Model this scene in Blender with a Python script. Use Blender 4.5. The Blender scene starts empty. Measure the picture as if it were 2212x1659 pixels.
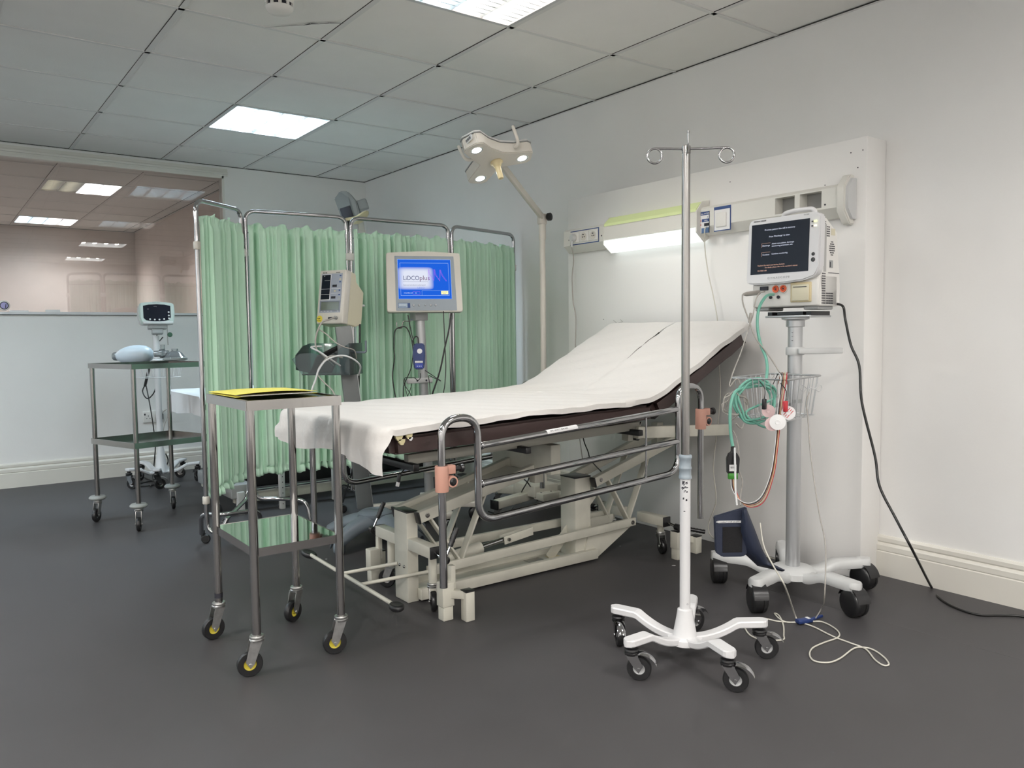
import bpy, bmesh, math, random
from mathutils import Vector, Matrix
from math import sin, cos, pi, radians
random.seed(7)
COL = bpy.context.scene.collection
V = Vector

# ------------------------------------------------------------------ camera model
F = 1722.39; YAW = .6375; PITCH = .0636; ROLL = -.0113; HC = 1.0093
_sy, _cy, _sp, _cp = sin(YAW), cos(YAW), sin(PITCH), cos(PITCH)
FW = V((_sy*_cp, _cy*_cp, -_sp)); RT0 = V((_cy, -_sy, 0)); UP0 = RT0.cross(FW)
RT = RT0*cos(ROLL) + UP0*sin(ROLL); UP = -RT0*sin(ROLL) + UP0*cos(ROLL)
EYE = V((0, 0, HC))
def _ray(u, v): return FW + RT*((u-1106)/F) + UP*((829.5-v)/F)
# where a sight line meets a plane of the room (used to survey positions off the photo)
def sx(u, v, x): d = _ray(u, v); return EYE + d*(x/d.x)
def sy_(u, v, y): d = _ray(u, v); return EYE + d*(y/d.y)
def sz(u, v, z): d = _ray(u, v); return EYE + d*((z-HC)/d.z)
def sd(u, v, D): return EYE + _ray(u, v)*D

# ------------------------------------------------------------------ materials
MATS = {}
def mat(name, col, rough=.5, metal=0, bump=0, bscale=200, var=0, vscale=8, emit=None, estr=0, spec=.5, coat=0, alpha=None, trans=0, rvar=0):
    if name in MATS: return MATS[name]
    m = bpy.data.materials.new(name); m.use_nodes = True
    nt = m.node_tree; b = nt.nodes['Principled BSDF']
    b.inputs['Base Color'].default_value = (*col, 1)
    b.inputs['Roughness'].default_value = rough
    b.inputs['Metallic'].default_value = metal
    b.inputs['Specular IOR Level'].default_value = spec
    if coat: b.inputs['Coat Weight'].default_value = coat
    if trans: b.inputs['Transmission Weight'].default_value = trans
    if emit: b.inputs['Emission Color'].default_value = (*emit, 1); b.inputs['Emission Strength'].default_value = estr
    tc = nt.nodes.new('ShaderNodeTexCoord')
    if var or rvar:
        n = nt.nodes.new('ShaderNodeTexNoise'); n.inputs['Scale'].default_value = vscale; n.inputs['Detail'].default_value = 6
        nt.links.new(tc.outputs['Object'], n.inputs['Vector'])
        if var:
            r = nt.nodes.new('ShaderNodeValToRGB')
            r.color_ramp.elements[0].position = .3; r.color_ramp.elements[1].position = .7
            r.color_ramp.elements[0].color = (*[c*(1-var) for c in col], 1); r.color_ramp.elements[1].color = (*[min(1, c*(1+var)) for c in col], 1)
            nt.links.new(n.outputs['Fac'], r.inputs['Fac']); nt.links.new(r.outputs['Color'], b.inputs['Base Color'])
        if rvar:
            mr = nt.nodes.new('ShaderNodeMapRange'); mr.inputs['To Min'].default_value = max(.02, rough-rvar); mr.inputs['To Max'].default_value = rough+rvar
            nt.links.new(n.outputs['Fac'], mr.inputs['Value']); nt.links.new(mr.outputs['Result'], b.inputs['Roughness'])
    if bump:
        n2 = nt.nodes.new('ShaderNodeTexNoise'); n2.inputs['Scale'].default_value = bscale; n2.inputs['Detail'].default_value = 4
        nt.links.new(tc.outputs['Object'], n2.inputs['Vector'])
        bp = nt.nodes.new('ShaderNodeBump'); bp.inputs['Strength'].default_value = bump; bp.inputs['Distance'].default_value = .002
        nt.links.new(n2.outputs['Fac'], bp.inputs['Height']); nt.links.new(bp.outputs['Normal'], b.inputs['Normal'])
    MATS[name] = m; return m
def s2l(r, g, b): return tuple((c/255/12.92 if c/255 <= .04045 else ((c/255+.055)/1.055)**2.4) for c in (r, g, b))

M_wall = mat('wall_paint', (.84, .835, .82), .55, bump=.12, bscale=120, var=.015, vscale=3)
M_ceil = mat('ceiling_tile', (.87, .86, .83), .75, bump=.35, bscale=260, var=.015, vscale=5)
M_tbar = mat('ceiling_bar', (.74, .74, .72), .45)
M_gap = mat('dark_gap', (.03, .03, .028), .8)
M_floor = mat('floor_vinyl', (.060, .0575, .0595), .5, bump=.1, bscale=600, var=.07, vscale=2.2, rvar=.05, spec=.28)
M_base = mat('skirting_gloss', (.72, .70, .64), .28, var=.02, vscale=6)
M_panel = mat('panel_paint', (.86, .85, .83), .4, bump=.08, bscale=90)
M_trunk = mat('trunking_white', (.74, .73, .68), .35)
M_chrome = mat('chrome', (.44, .44, .45), .08, 1, rvar=.03, vscale=14)
M_steel = mat('stainless_steel', (.42, .41, .40), .09, 1, rvar=.06, vscale=10)
M_mirror = mat('polished_shelf_steel', (.72, .73, .73), .05, 1)
M_satin = mat('satin_steel', (.33, .32, .31), .2, 1, rvar=.06, vscale=18)
M_zinc = mat('zinc_steel', (.55, .55, .54), .36, 1, var=.12, vscale=60)
M_black = mat('black_rubber', (.012, .012, .013), .42)
M_blackp = mat('black_plastic', (.014, .014, .015), .3)
M_cream = mat('cream_enamel', (.62, .605, .525), .32, var=.04, vscale=20)
M_white = mat('white_enamel', (.72, .72, .73), .3)
M_whitep = mat('white_plastic', (.78, .77, .74), .38)
M_greyp = mat('grey_plastic', (.36, .37, .37), .42)
M_lgrey = mat('light_grey_plastic', (.60, .61, .61), .4)
M_alu = mat('painted_aluminium', (.5, .51, .52), .32, .6)
M_bgrey = mat('blue_grey_plastic', (.16, .19, .22), .4)
M_vinyl = mat('brown_vinyl', (.045, .026, .024), .38, bump=.15, bscale=90)
M_foam = mat('exposed_foam', (.62, .56, .33), .9)
M_paper = mat('paper_sheet', (.70, .68, .655), .85, bump=.9, bscale=45)
M_linen = mat('white_linen', (.82, .84, .86), .9, bump=.3, bscale=60)
M_green = mat('green_curtain_cloth', (.60, .86, .68), .85, bump=.15, bscale=300, var=.05, vscale=2.5)
M_yellow = mat('yellow_card', (.80, .72, .13), .5)
M_yellowp = mat('yellow_plastic', (.72, .60, .06), .4)
M_pink = mat('pink_plastic', (.58, .31, .24), .45)
M_navy = mat('navy_nylon', (.012, .018, .04), .6, bump=.2, bscale=300)
M_blue = mat('blue_plastic', (.015, .035, .14), .35)
M_teal = mat('green_tubing', (.16, .42, .33), .4)
M_gcable = mat('grey_cable', (.36, .34, .31), .45)
M_wcable = mat('cream_cable', (.62, .60, .53), .45)
M_bcable = mat('black_cable', (.01, .01, .01), .4)
M_red = mat('red_plastic', (.5, .03, .04), .4)
M_orange = mat('orange_socket', (.65, .12, .05), .4); M_brown = mat('lead_brown', (.30, .11, .06), .4)
M_yel2 = mat('yellowed_plastic', (.66, .56, .34), .4)
M_body = mat('cream_plastic', (.66, .62, .47), .42)
M_bezel = mat('warm_white_plastic', (.66, .63, .57), .4)
M_collar = mat('collar_grey_blue', (.28, .33, .37), .35)
M_ink = mat('dark_ink', (.02, .02, .03), .6)
M_label = mat('label_white', (.8, .8, .8), .5)
M_bluel = mat('label_blue', (.03, .07, .22), .5)
M_rust = mat('rusted_steel', (.18, .10, .06), .8, .3)
M_dscreen = mat('dark_screen', (.004, .006, .014), .3, spec=.25)
M_lcd = mat('lcd_grey_green', (.13, .15, .12), .2)
M_keyp = mat('keypad_grey_blue', (.34, .37, .44), .4)
M_bumper = mat('grey_bumper', (.33, .35, .34), .5)
M_open = mat('recess_grey', (.30, .30, .29), .8)

def glass(name, col=(1, 1, 1), tint=.9, refl=.06, hz=0, hcol=(.5, .45, .4), rough=.0):
    m = bpy.data.materials.new(name); m.use_nodes = True; nt = m.node_tree; nt.nodes.clear()
    o = nt.nodes.new('ShaderNodeOutputMaterial'); t = nt.nodes.new('ShaderNodeBsdfTransparent'); g = nt.nodes.new('ShaderNodeBsdfGlossy')
    t.inputs['Color'].default_value = (*[c*tint for c in col], 1); g.inputs['Roughness'].default_value = rough
    lw = nt.nodes.new('ShaderNodeFresnel'); lw.inputs['IOR'].default_value = 1.5
    mul = nt.nodes.new('ShaderNodeMath'); mul.operation = 'MULTIPLY_ADD'; mul.inputs[1].default_value = 1.4; mul.inputs[2].default_value = refl
    nt.links.new(lw.outputs[0], mul.inputs[0])
    mx = nt.nodes.new('ShaderNodeMixShader'); nt.links.new(mul.outputs[0], mx.inputs[0]); nt.links.new(t.outputs[0], mx.inputs[1]); nt.links.new(g.outputs[0], mx.inputs[2])
    last = mx
    if hz:
        d = nt.nodes.new('ShaderNodeBsdfDiffuse'); d.inputs['Color'].default_value = (*hcol, 1)
        m2 = nt.nodes.new('ShaderNodeMixShader'); m2.inputs[0].default_value = hz
        nt.links.new(mx.outputs[0], m2.inputs[1]); nt.links.new(d.outputs[0], m2.inputs[2]); last = m2
    nt.links.new(last.outputs[0], o.inputs[0]); MATS[name] = m; return m
M_glass = glass('window_glass', tint=.95, refl=.07, hz=.05, hcol=(.6, .52, .46))
M_smoke = glass('smoky_clear_plastic', col=(.62, .74, .76), tint=.95, refl=.02, hz=.07, hcol=(.16, .21, .23), rough=.1)
M_clear = glass('clear_plastic', col=(.9, .95, .97), tint=.85, refl=.06, hz=.25, hcol=(.45, .48, .5), rough=.1)
def emitter(name, col, s):
    m = bpy.data.materials.new(name); m.use_nodes = True; nt = m.node_tree; nt.nodes.clear()
    o = nt.nodes.new('ShaderNodeOutputMaterial'); e = nt.nodes.new('ShaderNodeEmission')
    e.inputs[0].default_value = (*col, 1); e.inputs[1].default_value = s; nt.links.new(e.outputs[0], o.inputs[0]); MATS[name] = m; return m

# ------------------------------------------------------------------ mesh builder
def frame(loc=(0, 0, 0), rz=0, rx=0, ry=0):
    return Matrix.Translation(V(loc)) @ Matrix.Rotation(rz, 4, 'Z') @ Matrix.Rotation(rx, 4, 'X') @ Matrix.Rotation(ry, 4, 'Y')
def smooth_path(pts, n=8, closed=False):
    P = [V(p) for p in pts]
    if len(P) < 3: return P
    out = []; N = len(P); rng = N if closed else N-1
    for i in range(rng):
        if closed: a, b, c, d = P[(i-1) % N], P[i], P[(i+1) % N], P[(i+2) % N]
        else: a, b, c, d = P[max(i-1, 0)], P[i], P[i+1], P[min(i+2, N-1)]
        for k in range(n):
            t = k/n; out.append(.5*((2*b)+(c-a)*t+(2*a-5*b+4*c-d)*t*t+(3*b-3*c+d-a)*t**3))
    if not closed: out.append(P[-1])
    return out
def round_path(pts, r, n=6):
    P = [V(p) for p in pts]; out = [P[0]]
    for i in range(1, len(P)-1):
        a, b, c = P[i-1], P[i], P[i+1]; rr = r[i-1] if isinstance(r, (list, tuple)) else r
        d1 = (a-b); d2 = (c-b); L = min(rr, d1.length*.49, d2.length*.49)
        p, q = b+d1.normalized()*L, b+d2.normalized()*L
        for k in range(n+1):
            t = k/n; out.append(p*(1-t)**2+b*2*t*(1-t)+q*t*t)
    out.append(P[-1]); return out

def rounded(pts, r, n=5):
    P = [V((p[0], 0, p[1])) for p in pts]; N = len(P); out = []
    for i in range(N):
        a, b, c = P[i-1], P[i], P[(i+1) % N]; L = min(r, (a-b).length*.49, (c-b).length*.49); p, q = b+(a-b).normalized()*L, b+(c-b).normalized()*L
        for k in range(n+1):
            t = k/n; w = p*(1-t)**2+b*2*t*(1-t)+q*t*t; out.append((w.x, w.z))
    return out

class MB:
    def __init__(s, M=None): s.v = []; s.f = []; s.mi = []; s.sm = []; s.mats = []; s.M = M or Matrix()
    def _m(s, m):
        if m not in s.mats: s.mats.append(m)
        return s.mats.index(m)
    def add(s, vs, fs, m, smooth=False, M=None):
        T = s.M @ M if M is not None else s.M; o = len(s.v); k = s._m(m)
        s.v += [T @ V(p) for p in vs]
        for f in fs: s.f.append([i+o for i in f]); s.mi.append(k); s.sm.append(smooth)
        return s
    def bm(s, b, m, smooth=False, M=None):
        b.verts.ensure_lookup_table(); b.verts.index_update()
        vs = [v.co.copy() for v in b.verts]; fs = [[v.index for v in f.verts] for f in b.faces]; b.free()
        return s.add(vs, fs, m, smooth, M)
    def box(s, lo, hi, m, bev=0, seg=2, M=None, smooth=False):
        lo = V(lo); hi = V(hi); b = bmesh.new(); bmesh.ops.create_cube(b, size=1)
        for v in b.verts: v.co = V(((lo[i]+hi[i])/2 + v.co[i]*(hi[i]-lo[i]) for i in range(3)))
        if bev: bmesh.ops.bevel(b, geom=b.edges[:], offset=bev, segments=seg, affect='EDGES', profile=.5)
        return s.bm(b, m, smooth or bev > 0, M)
    def bar(s, a, b, w, h, m, up=(0, 0, 1), bev=0):
        a = V(a); b = V(b); d = (b-a); L = d.length; z = d.normalized(); u = V(up); x = u.cross(z)
        if x.length < 1e-4: x = V((1, 0, 0))
        x.normalize(); y = z.cross(x)
        M = Matrix((x, y, z)).transposed().to_4x4(); M.translation = a
        return s.box((-w/2, -h/2, 0), (w/2, h/2, L), m, bev, 2, M)
    def cyl(s, a, b, r, m, r2=None, n=16, cap=True, smooth=True):
        return s.tube([a, b], r, m, n, r2=r2, cap=cap)
    def tube(s, pts, r, m, n=10, closed=False, r2=None, cap=True, radii=None):
        P = [V(p) for p in pts]; N = len(P); vs = []; fs = []
        prev = None
        for i in range(N):
            if closed: t = P[(i+1) % N]-P[i-1]
            else: t = P[min(i+1, N-1)]-P[max(i-1, 0)]
            t.normalize()
            if prev is None: x = t.orthogonal().normalized()
            else:
                x = prev-t*prev.dot(t)
                x = x.normalized() if x.length > 1e-6 else t.orthogonal().normalized()
            prev = x; y = t.cross(x)
            rr = radii[i] if radii else (r if r2 is None else r+(r2-r)*i/(N-1))
            for k in range(n):
                a = 2*pi*k/n; vs.append(P[i]+x*cos(a)*rr+y*sin(a)*rr)
        for i in range(N if closed else N-1):
            j = (i+1) % N
            for k in range(n): fs.append([i*n+k, i*n+(k+1) % n, j*n+(k+1) % n, j*n+k])
        s.add(vs, fs, m, True)
        if cap and not closed:
            s.add(vs[:n], [list(range(n))[::-1]], m); s.add(vs[-n:], [list(range(n))], m)
        return s
    def lathe(s, prof, m, o=(0, 0, 0), ax=(0, 0, 1), n=24, smooth=True):
        z = V(ax).normalized(); x = z.orthogonal().normalized(); y = z.cross(x); o = V(o); vs = []; fs = []
        for r, h in prof:
            for k in range(n):
                a = 2*pi*k/n; vs.append(o+z*h+(x*cos(a)+y*sin(a))*max(r, 1e-5))
        for i in range(len(prof)-1):
            for k in range(n): fs.append([i*n+k, i*n+(k+1) % n, (i+1)*n+(k+1) % n, (i+1)*n+k])
        return s.add(vs, fs, m, smooth)
    def prism(s, poly, a, b, m, axis='z', M=None, bev=0):
        b_ = bmesh.new()
        def p3(p, h): return {'z': (p[0], p[1], h), 'y': (p[0], h, p[1]), 'x': (h, p[0], p[1])}[axis]
        vs = [b_.verts.new(p3(p, a)) for p in poly]; f = b_.faces.new(vs)
        r = bmesh.ops.extrude_face_region(b_, geom=[f])
        d = V(p3((0, 0), b))-V(p3((0, 0), a))
        bmesh.ops.translate(b_, verts=[g for g in r['geom'] if isinstance(g, bmesh.types.BMVert)], vec=d)
        bmesh.ops.recalc_face_normals(b_, faces=b_.faces)
        if bev: bmesh.ops.bevel(b_, geom=b_.edges[:], offset=bev, segments=2, affect='EDGES')
        return s.bm(b_, m, bev > 0, M)
    def grid(s, fn, nu, nv, m, smooth=True, thick=0):
        vs = [V(fn(i/nu, j/nv)) for j in range(nv+1) for i in range(nu+1)]
        fs = [[j*(nu+1)+i, j*(nu+1)+i+1, (j+1)*(nu+1)+i+1, (j+1)*(nu+1)+i] for j in range(nv) for i in range(nu)]
        return s.add(vs, fs, m, smooth)
    def quad(s, a, b, c, d, m): return s.add([a, b, c, d], [[0, 1, 2, 3]], m)
    def text(s, txt, size, m, M, align='LEFT', depth=.0004, sx_=1):
        cu = bpy.data.curves.new('t', 'FONT'); cu.body = txt; cu.size = size; cu.align_x = align; cu.extrude = depth; cu.resolution_u = 2
        ob = bpy.data.objects.new('t', cu); me = bpy.data.meshes.new_from_object(ob)
        s.add([(v.co.x*sx_, v.co.y, v.co.z) for v in me.vertices], [list(p.vertices) for p in me.polygons], m, False, M)
        bpy.data.objects.remove(ob); bpy.data.curves.remove(cu); bpy.data.meshes.remove(me); return s
    def build(s, name, parent=None, origin=None):
        me = bpy.data.meshes.new(name)
        if parent is not None: inv = WM[parent.name].inverted(); T = WM[parent.name].copy()
        else:
            if origin is None:
                xs = [v.x for v in s.v]; ys = [v.y for v in s.v]; zs = [v.z for v in s.v]
                origin = ((min(xs)+max(xs))/2, (min(ys)+max(ys))/2, min(zs))
            T = Matrix.Translation(V(origin)); inv = T.inverted()
        me.from_pydata([inv @ v for v in s.v], [], s.f)
        for m in s.mats: me.materials.append(m)
        me.polygons.foreach_set('material_index', s.mi); me.polygons.foreach_set('use_smooth', s.sm); me.update()
        o = bpy.data.objects.new(name, me); COL.objects.link(o)
        if parent is not None: o.parent = parent
        else: o.matrix_world = T
        WM[o.name] = T
        try:
            if any(s.sm): me.set_sharp_from_angle(angle=radians(50))
        except Exception: pass
        return o
WM = {}
def thing(name, label, cat, M, group=None):
    o = bpy.data.objects.new(name, None); COL.objects.link(o); o.empty_display_size = .1
    o.matrix_world = M; WM[o.name] = M.copy(); o['label'] = label; o['category'] = cat
    if group: o['group'] = group
    return o
def tag(o, label, cat, group=None):
    o['label'] = label; o['category'] = cat
    if group: o['group'] = group
    return o
def struct(o): o['kind'] = 'structure'; return o
def solid(o, t, off=0):
    md = o.modifiers.new('thickness', 'SOLIDIFY'); md.thickness = t; md.offset = off; return o
def copy_tree(o, parent=None):
    c = o.copy(); COL.objects.link(c)
    if parent is not None: c.parent = parent
    for ch in list(o.children): copy_tree(ch, c)
    return c
EXPO = 0.27
# ================================================================== ROOM
ZC = 2.3186; XW = 3.1466; YB = 6.3428; X0 = -3.6; Y0 = -3.2
GX, GY = .8923, 3.4187   # ceiling grid phase
YF = 10.9; XF = 2.22      # room beyond the window
def ceil_mesh(name, x0, x1, y0, y1, holes, gone=()):
    b = MB()
    xs = sorted({x0, x1} | {GX+.6*i for i in range(-20, 20) if x0 < GX+.6*i < x1})
    ys = sorted({y0, y1} | {GY+.6*i for i in range(-20, 30) if y0 < GY+.6*i < y1})
    for i in range(len(xs)-1):
        for j in range(len(ys)-1):
            cx, cy = (xs[i]+xs[i+1])/2, (ys[j]+ys[j+1])/2
            if any(abs(cx-h[0]) < .2 and abs(cy-h[1]) < .2 for h in holes): continue
            z = ZC+.003+random.uniform(-.0006, .0012)
            b.quad((xs[i], ys[j], z), (xs[i], ys[j+1], z), (xs[i+1], ys[j+1], z), (xs[i+1], ys[j], z), M_ceil)
    for x in xs[1:-1]:
        b.box((x, y0, ZC), (x+.024, y1, ZC+.0035), M_tbar); b.box((x-.002, y0, ZC+.001), (x, y1, ZC+.0035), M_gap)
    for y in ys[1:-1]:
        b.box((x0, y-.012, ZC), (x1, y+.008, ZC+.0033), M_tbar); b.box((x0, y+.008, ZC+.001), (x1, y+.0095, ZC+.0033), M_gap)
    b.box((x0, y1-.012, ZC-.004), (x1, y1, ZC+.003), M_tbar); b.box((x1-.012, y0, ZC-.004), (x1, y1, ZC+.003), M_tbar)
    b.box((x0, y1-.0145, ZC-.002), (x1, y1-.012, ZC+.002), M_gap); b.box((x1-.0145, y0, ZC-.002), (x1-.012, y1, ZC+.002), M_gap)
    b.box((x0-.1, y0-.1, ZC+.2), (x1+.1, y1+.1, ZC+.25), M_ceil)
    return b
LIGHTS = [(1.7923+2.4*i, 4.9187+2.4*j) for i in (0, -1, -2) for j in (0, -1, -2, -3)]
b = ceil_mesh('ceiling', X0, XW, Y0, YB, LIGHTS)
# torn line across the tile beside the smoke detector
pts = [sz(u, v, ZC-.0015) for u, v in ((573, 60), (600, 57.5), (625, 56), (655, 55), (672, 52), (690, 52), (712, 50), (742, 50.5))]
ws = [.001, .002, .0035, .002, .009, .003, .006, .002]
for i in range(len(pts)-1):
    d = (pts[i+1]-pts[i]).normalized(); nrm = V((-d.y, d.x, 0))
    b.add([pts[i]-nrm*ws[i], pts[i+1]-nrm*ws[i+1], pts[i+1]+nrm*ws[i+1]*.3, pts[i]+nrm*ws[i]*.3], [[0, 1, 2, 3]], M_gap)
struct(b.build('ceiling', origin=(0, 0, ZC)))
BL = [(1.192, 7.919), (1.192, 10.319), (-1.208, 7.919), (-1.208, 10.319)]  # last two are unseen extras, added to brighten the next room
struct(ceil_mesh('ceiling', X0, XF, YB+.12, YF, BL).build('ceiling', origin=(0, 8, ZC)))

b = MB(); b.box((X0-.1, Y0-.1, -.1), (XW+.1, YF+.1, 0), M_floor)
sA, sB = sz(1640, 1268, 0), sz(2212, 1427, 0); b.bar(sA, sB, .0015, .0006, mat('floor_seam', (.075, .075, .078), .5))
struct(b.build('floor', origin=(0, 0, 0)))
WX0, WX1, WZ0, WZ1 = -1.45, 1.944, 1.186, 2.245
b = MB(); b.box((XW, Y0-.1, 0), (XW+.12, YB+.12, ZC+.25), M_wall); struct(b.build('wall_right'))
b = MB()
b.box((X0, YB, 0), (WX0, YB+.12, ZC+.2), M_wall); b.box((WX1, YB, 0), (XW, YB+.12, ZC+.2), M_wall)
b.box((WX0, YB, 0), (WX1, YB+.12, WZ0), M_wall); b.box((WX0, YB, WZ1), (WX1, YB+.12, ZC+.2), M_wall)
struct(b.build('wall_back'))
b = MB(); b.box((X0-.12, Y0-.1, 0), (X0, YB+.12, ZC+.25), M_wall); struct(b.build('wall_left'))
b = MB(); b.box((X0-.1, Y0-.12, 0), (XW+.1, Y0, ZC+.25), M_wall); struct(b.build('wall_front'))
M_bpaint = mat('beige_pink_paint', (.60, .53, .49), .7, bump=.2, bscale=60, var=.04, vscale=5)
b = MB(); b.box((X0, YF, 0), (XF, YF+.1, ZC+.2), M_bpaint); struct(b.build('wall_far'))
b = MB(); b.box((XF, YB+.12, 0), (XF+.1, YF, ZC+.2), M_bpaint); struct(b.build('wall_far_right'))
b = MB(); b.box((X0-.1, YB+.12, 0), (X0, YF, ZC+.2), M_bpaint); struct(b.build('wall_far_left'))
# baseboards
prof = [(0, 0), (.02, 0), (.02, .098), (.016, .102), (.019, .106), (.019, .125), (.015, .131), (.009, .136), (.013, .142), (.013, .156), (.006, .165), (0, .165)]
def skirting(name, axis, a, bb, w):
    m = MB()
    if axis == 'y': m.prism([(w-p[0], p[1]) for p in prof], a, bb, M_base, 'y')
    else: m.prism([(w-p[0], p[1]) for p in prof], a, bb, M_base, 'x')
    return struct(m.build(name))
skirting('baseboard_right', 'y', Y0, 1.722, XW); skirting('baseboard_right', 'y', 3.50, YB-.02, XW)
skirting('baseboard_back', 'x', X0, XW, YB)
# window
win = struct(thing('window_1', '', '', frame((WX0, YB, WZ0)))); del win['label']; del win['category']
b = MB(); t = .05
b.box((WX0, YB-.008, WZ1), (WX1+.03, YB+.0, WZ1+.055), M_trunk); b.box((WX0, YB-.02, WZ1+.012), (WX1+.03, YB-.006, WZ1+.03), M_trunk, .003)
b.box((WX0, YB-.004, WZ1-.018), (WX1, YB+.06, WZ1), M_trunk); b.box((WX1-.012, YB-.004, WZ0), (WX1+.004, YB+.06, WZ1), M_trunk)
b.box((WX0, YB-.01, WZ0-.012), (WX1, YB+.07, WZ0+.004), M_white); b.box((WX0, YB-.011, WZ0-.016), (WX1, YB-.004, WZ0-.012), M_gap)
b.build('window_frame', win)
b = MB(); q = Matrix.Translation((1.2, YB+.035, 0)) @ Matrix.Rotation(radians(-1.6), 4, 'Z') @ Matrix.Translation((-1.2, -YB-.035, 0))
b.quad((WX0, YB+.035, WZ0), (WX1-.01, YB+.035, WZ0), (WX1-.01, YB+.035, WZ1), (WX0, YB+.035, WZ1), M_glass); b.v = [q @ v for v in b.v]
b.build('window_pane', win)
b = MB() # sealant smear on the lower edge of the glass
for (u0, u1, h) in ((20, 62, .016), (98, 130, .022), (128, 290, .007), (62, 100, .006)):
    p = sy_(u0, 672, YB+.02); q2 = sy_(u1, 673, YB+.02)
    b.box((p.x, YB+.02, WZ0), (q2.x, YB+.023, WZ0+h), M_label)
b.build('sealant_strip', win)
# round badge stuck on the window
c = sy_(9, 660, YB+.012)
b = MB(); b.lathe([(.0, 0), (.030, 0), (.034, .004), (.034, .012)], M_whitep, c, (0, 1, 0), 28)
b.lathe([(.0, -.001), (.026, -.001), (.026, .001)], M_ink, c, (0, 1, 0), 28); b.lathe([(.0, -.002), (.021, -.002), (.021, 0)], mat('lilac', (.45, .42, .7), .5), c, (0, 1, 0), 24)
b.prism([(c.x+.004, c.z-.016), (c.x+.009, c.z+.012), (c.x+.012, c.z+.010), (c.x+.009, c.z-.016)], c.y-.004, c.y-.0015, M_ink, 'y')
tag(b.build('wall_badge'), 'small round lilac badge stuck low on the observation window', 'badge')

# ------------------------------------------------------------------ ceiling luminaires
E_cool = emitter('tube_cool', (.72, .90, 1), 95); E_neut = emitter('tube_neutral', (1, .955, .91), 72); E_warm = emitter('tube_warm', (1, .86, .76), 45); E_cool2 = emitter('tube_cool_dim', (.78, .92, 1), 45); E_dim = emitter('tube_dim', (1, .8, .5), 2.5); E_far = emitter('tube_far_room', (1, .90, .84), 130)
M_refl = mat('louvre_reflector', (.82, .86, .88), .25, .55)
def luminaire(cx, cy, tubes, label, detail=True, group=None):
    t = thing('ceiling_light', label, 'ceiling light', frame((cx, cy, ZC)), group)
    b = MB(); h = .2885
    for a in ((-h-.011, -h-.011, h+.011, -h+.006), (-h-.011, h-.006, h+.011, h+.011), (-h-.011, -h, -h+.006, h), (h-.006, -h, h+.011, h)):
        b.box((cx+a[0], cy+a[1], ZC-.002), (cx+a[2], cy+a[3], ZC+.01), M_lgrey)
    b.box((cx-h, cy-h, ZC+.075), (cx+h, cy+h, ZC+.08), M_refl)
    for s in (-1, 1):
        b.box((cx+s*h-.002, cy-h, ZC), (cx+s*h+.002, cy+h, ZC+.08), M_refl); b.box((cx-h, cy+s*h-.002, ZC), (cx+h, cy+s*h+.002, ZC+.08), M_refl)
    b.build('light_housing', t)
    for k, e in enumerate(tubes):
        x = cx-.216+.144*k; q = MB()
        q.add([(x-.024, cy-h+.01, ZC+.045), (x+.024, cy-h+.01, ZC+.045), (x+.024, cy+h-.01, ZC+.045), (x-.024, cy+h-.01, ZC+.045)], [[0, 1, 2, 3]], e)
        q.build('light_tube', t)
    if detail:
        q = MB(); n = 15
        for k in range(5):
            x = cx-h+k*h/2
            for s in (-1, 1):
                if (k == 0 and s < 0) or (k == 4 and s > 0): continue
                q.add([(x+s*.002, cy-h, ZC), (x+s*.002, cy+h, ZC), (x+s*.026, cy+h, ZC+.042), (x+s*.026, cy-h, ZC+.042)], [[0, 1, 2, 3]], M_refl)
        for j in range(1, n):
            y = cy-h+2*h*j/n
            q.box((cx-h, y-.0025, ZC+.004), (cx+h, y+.0025, ZC+.030), M_refl)
        q.build('louvre', t)
    return t
def nm(i, j): return
for (x, y) in LIGHTS:
    i = round((1.7923-x)/2.4); j = round((4.9187-y)/2.4)
    if (i, j) == (0, 0): luminaire(x, y, [E_cool]*4, 'square louvred ceiling light with four cool white tubes, farther of the two over the bed')
    elif (i, j) == (0, 1): luminaire(x, y, [E_cool2, E_cool2, E_warm, E_warm], 'large louvred ceiling light cut off by the top edge of the photo')
    else: luminaire(x, y, [emitter('tube_%d%d' % (i, j), (.74, .90, 1) if j == 0 else (1, .955, .91), {(0, 2): 62, (0, 3): 150, (1, 0): 50, (1, 1): 65, (1, 2): 150, (1, 3): 150}.get((i, j), 110))]*4, 'louvred ceiling light outside the photo, reflected in the window', False, 'ceiling lights outside the photo')
luminaire(BL[0][0], BL[0][1], [E_dim, E_dim, E_far, E_far], 'half lit warm ceiling light seen through the window, nearer one', True)
luminaire(BL[1][0], BL[1][1], [E_cool, E_cool, E_far, E_far], 'bright ceiling light seen through the window beside the far wall', True)

for x, y in BL[2:]: luminaire(x, y, [E_far]*4, 'unseen ceiling light added to brighten the next room', False, 'ceiling lights outside the photo')  # added lights, never in view, only lift brightness beyond the window
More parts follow.
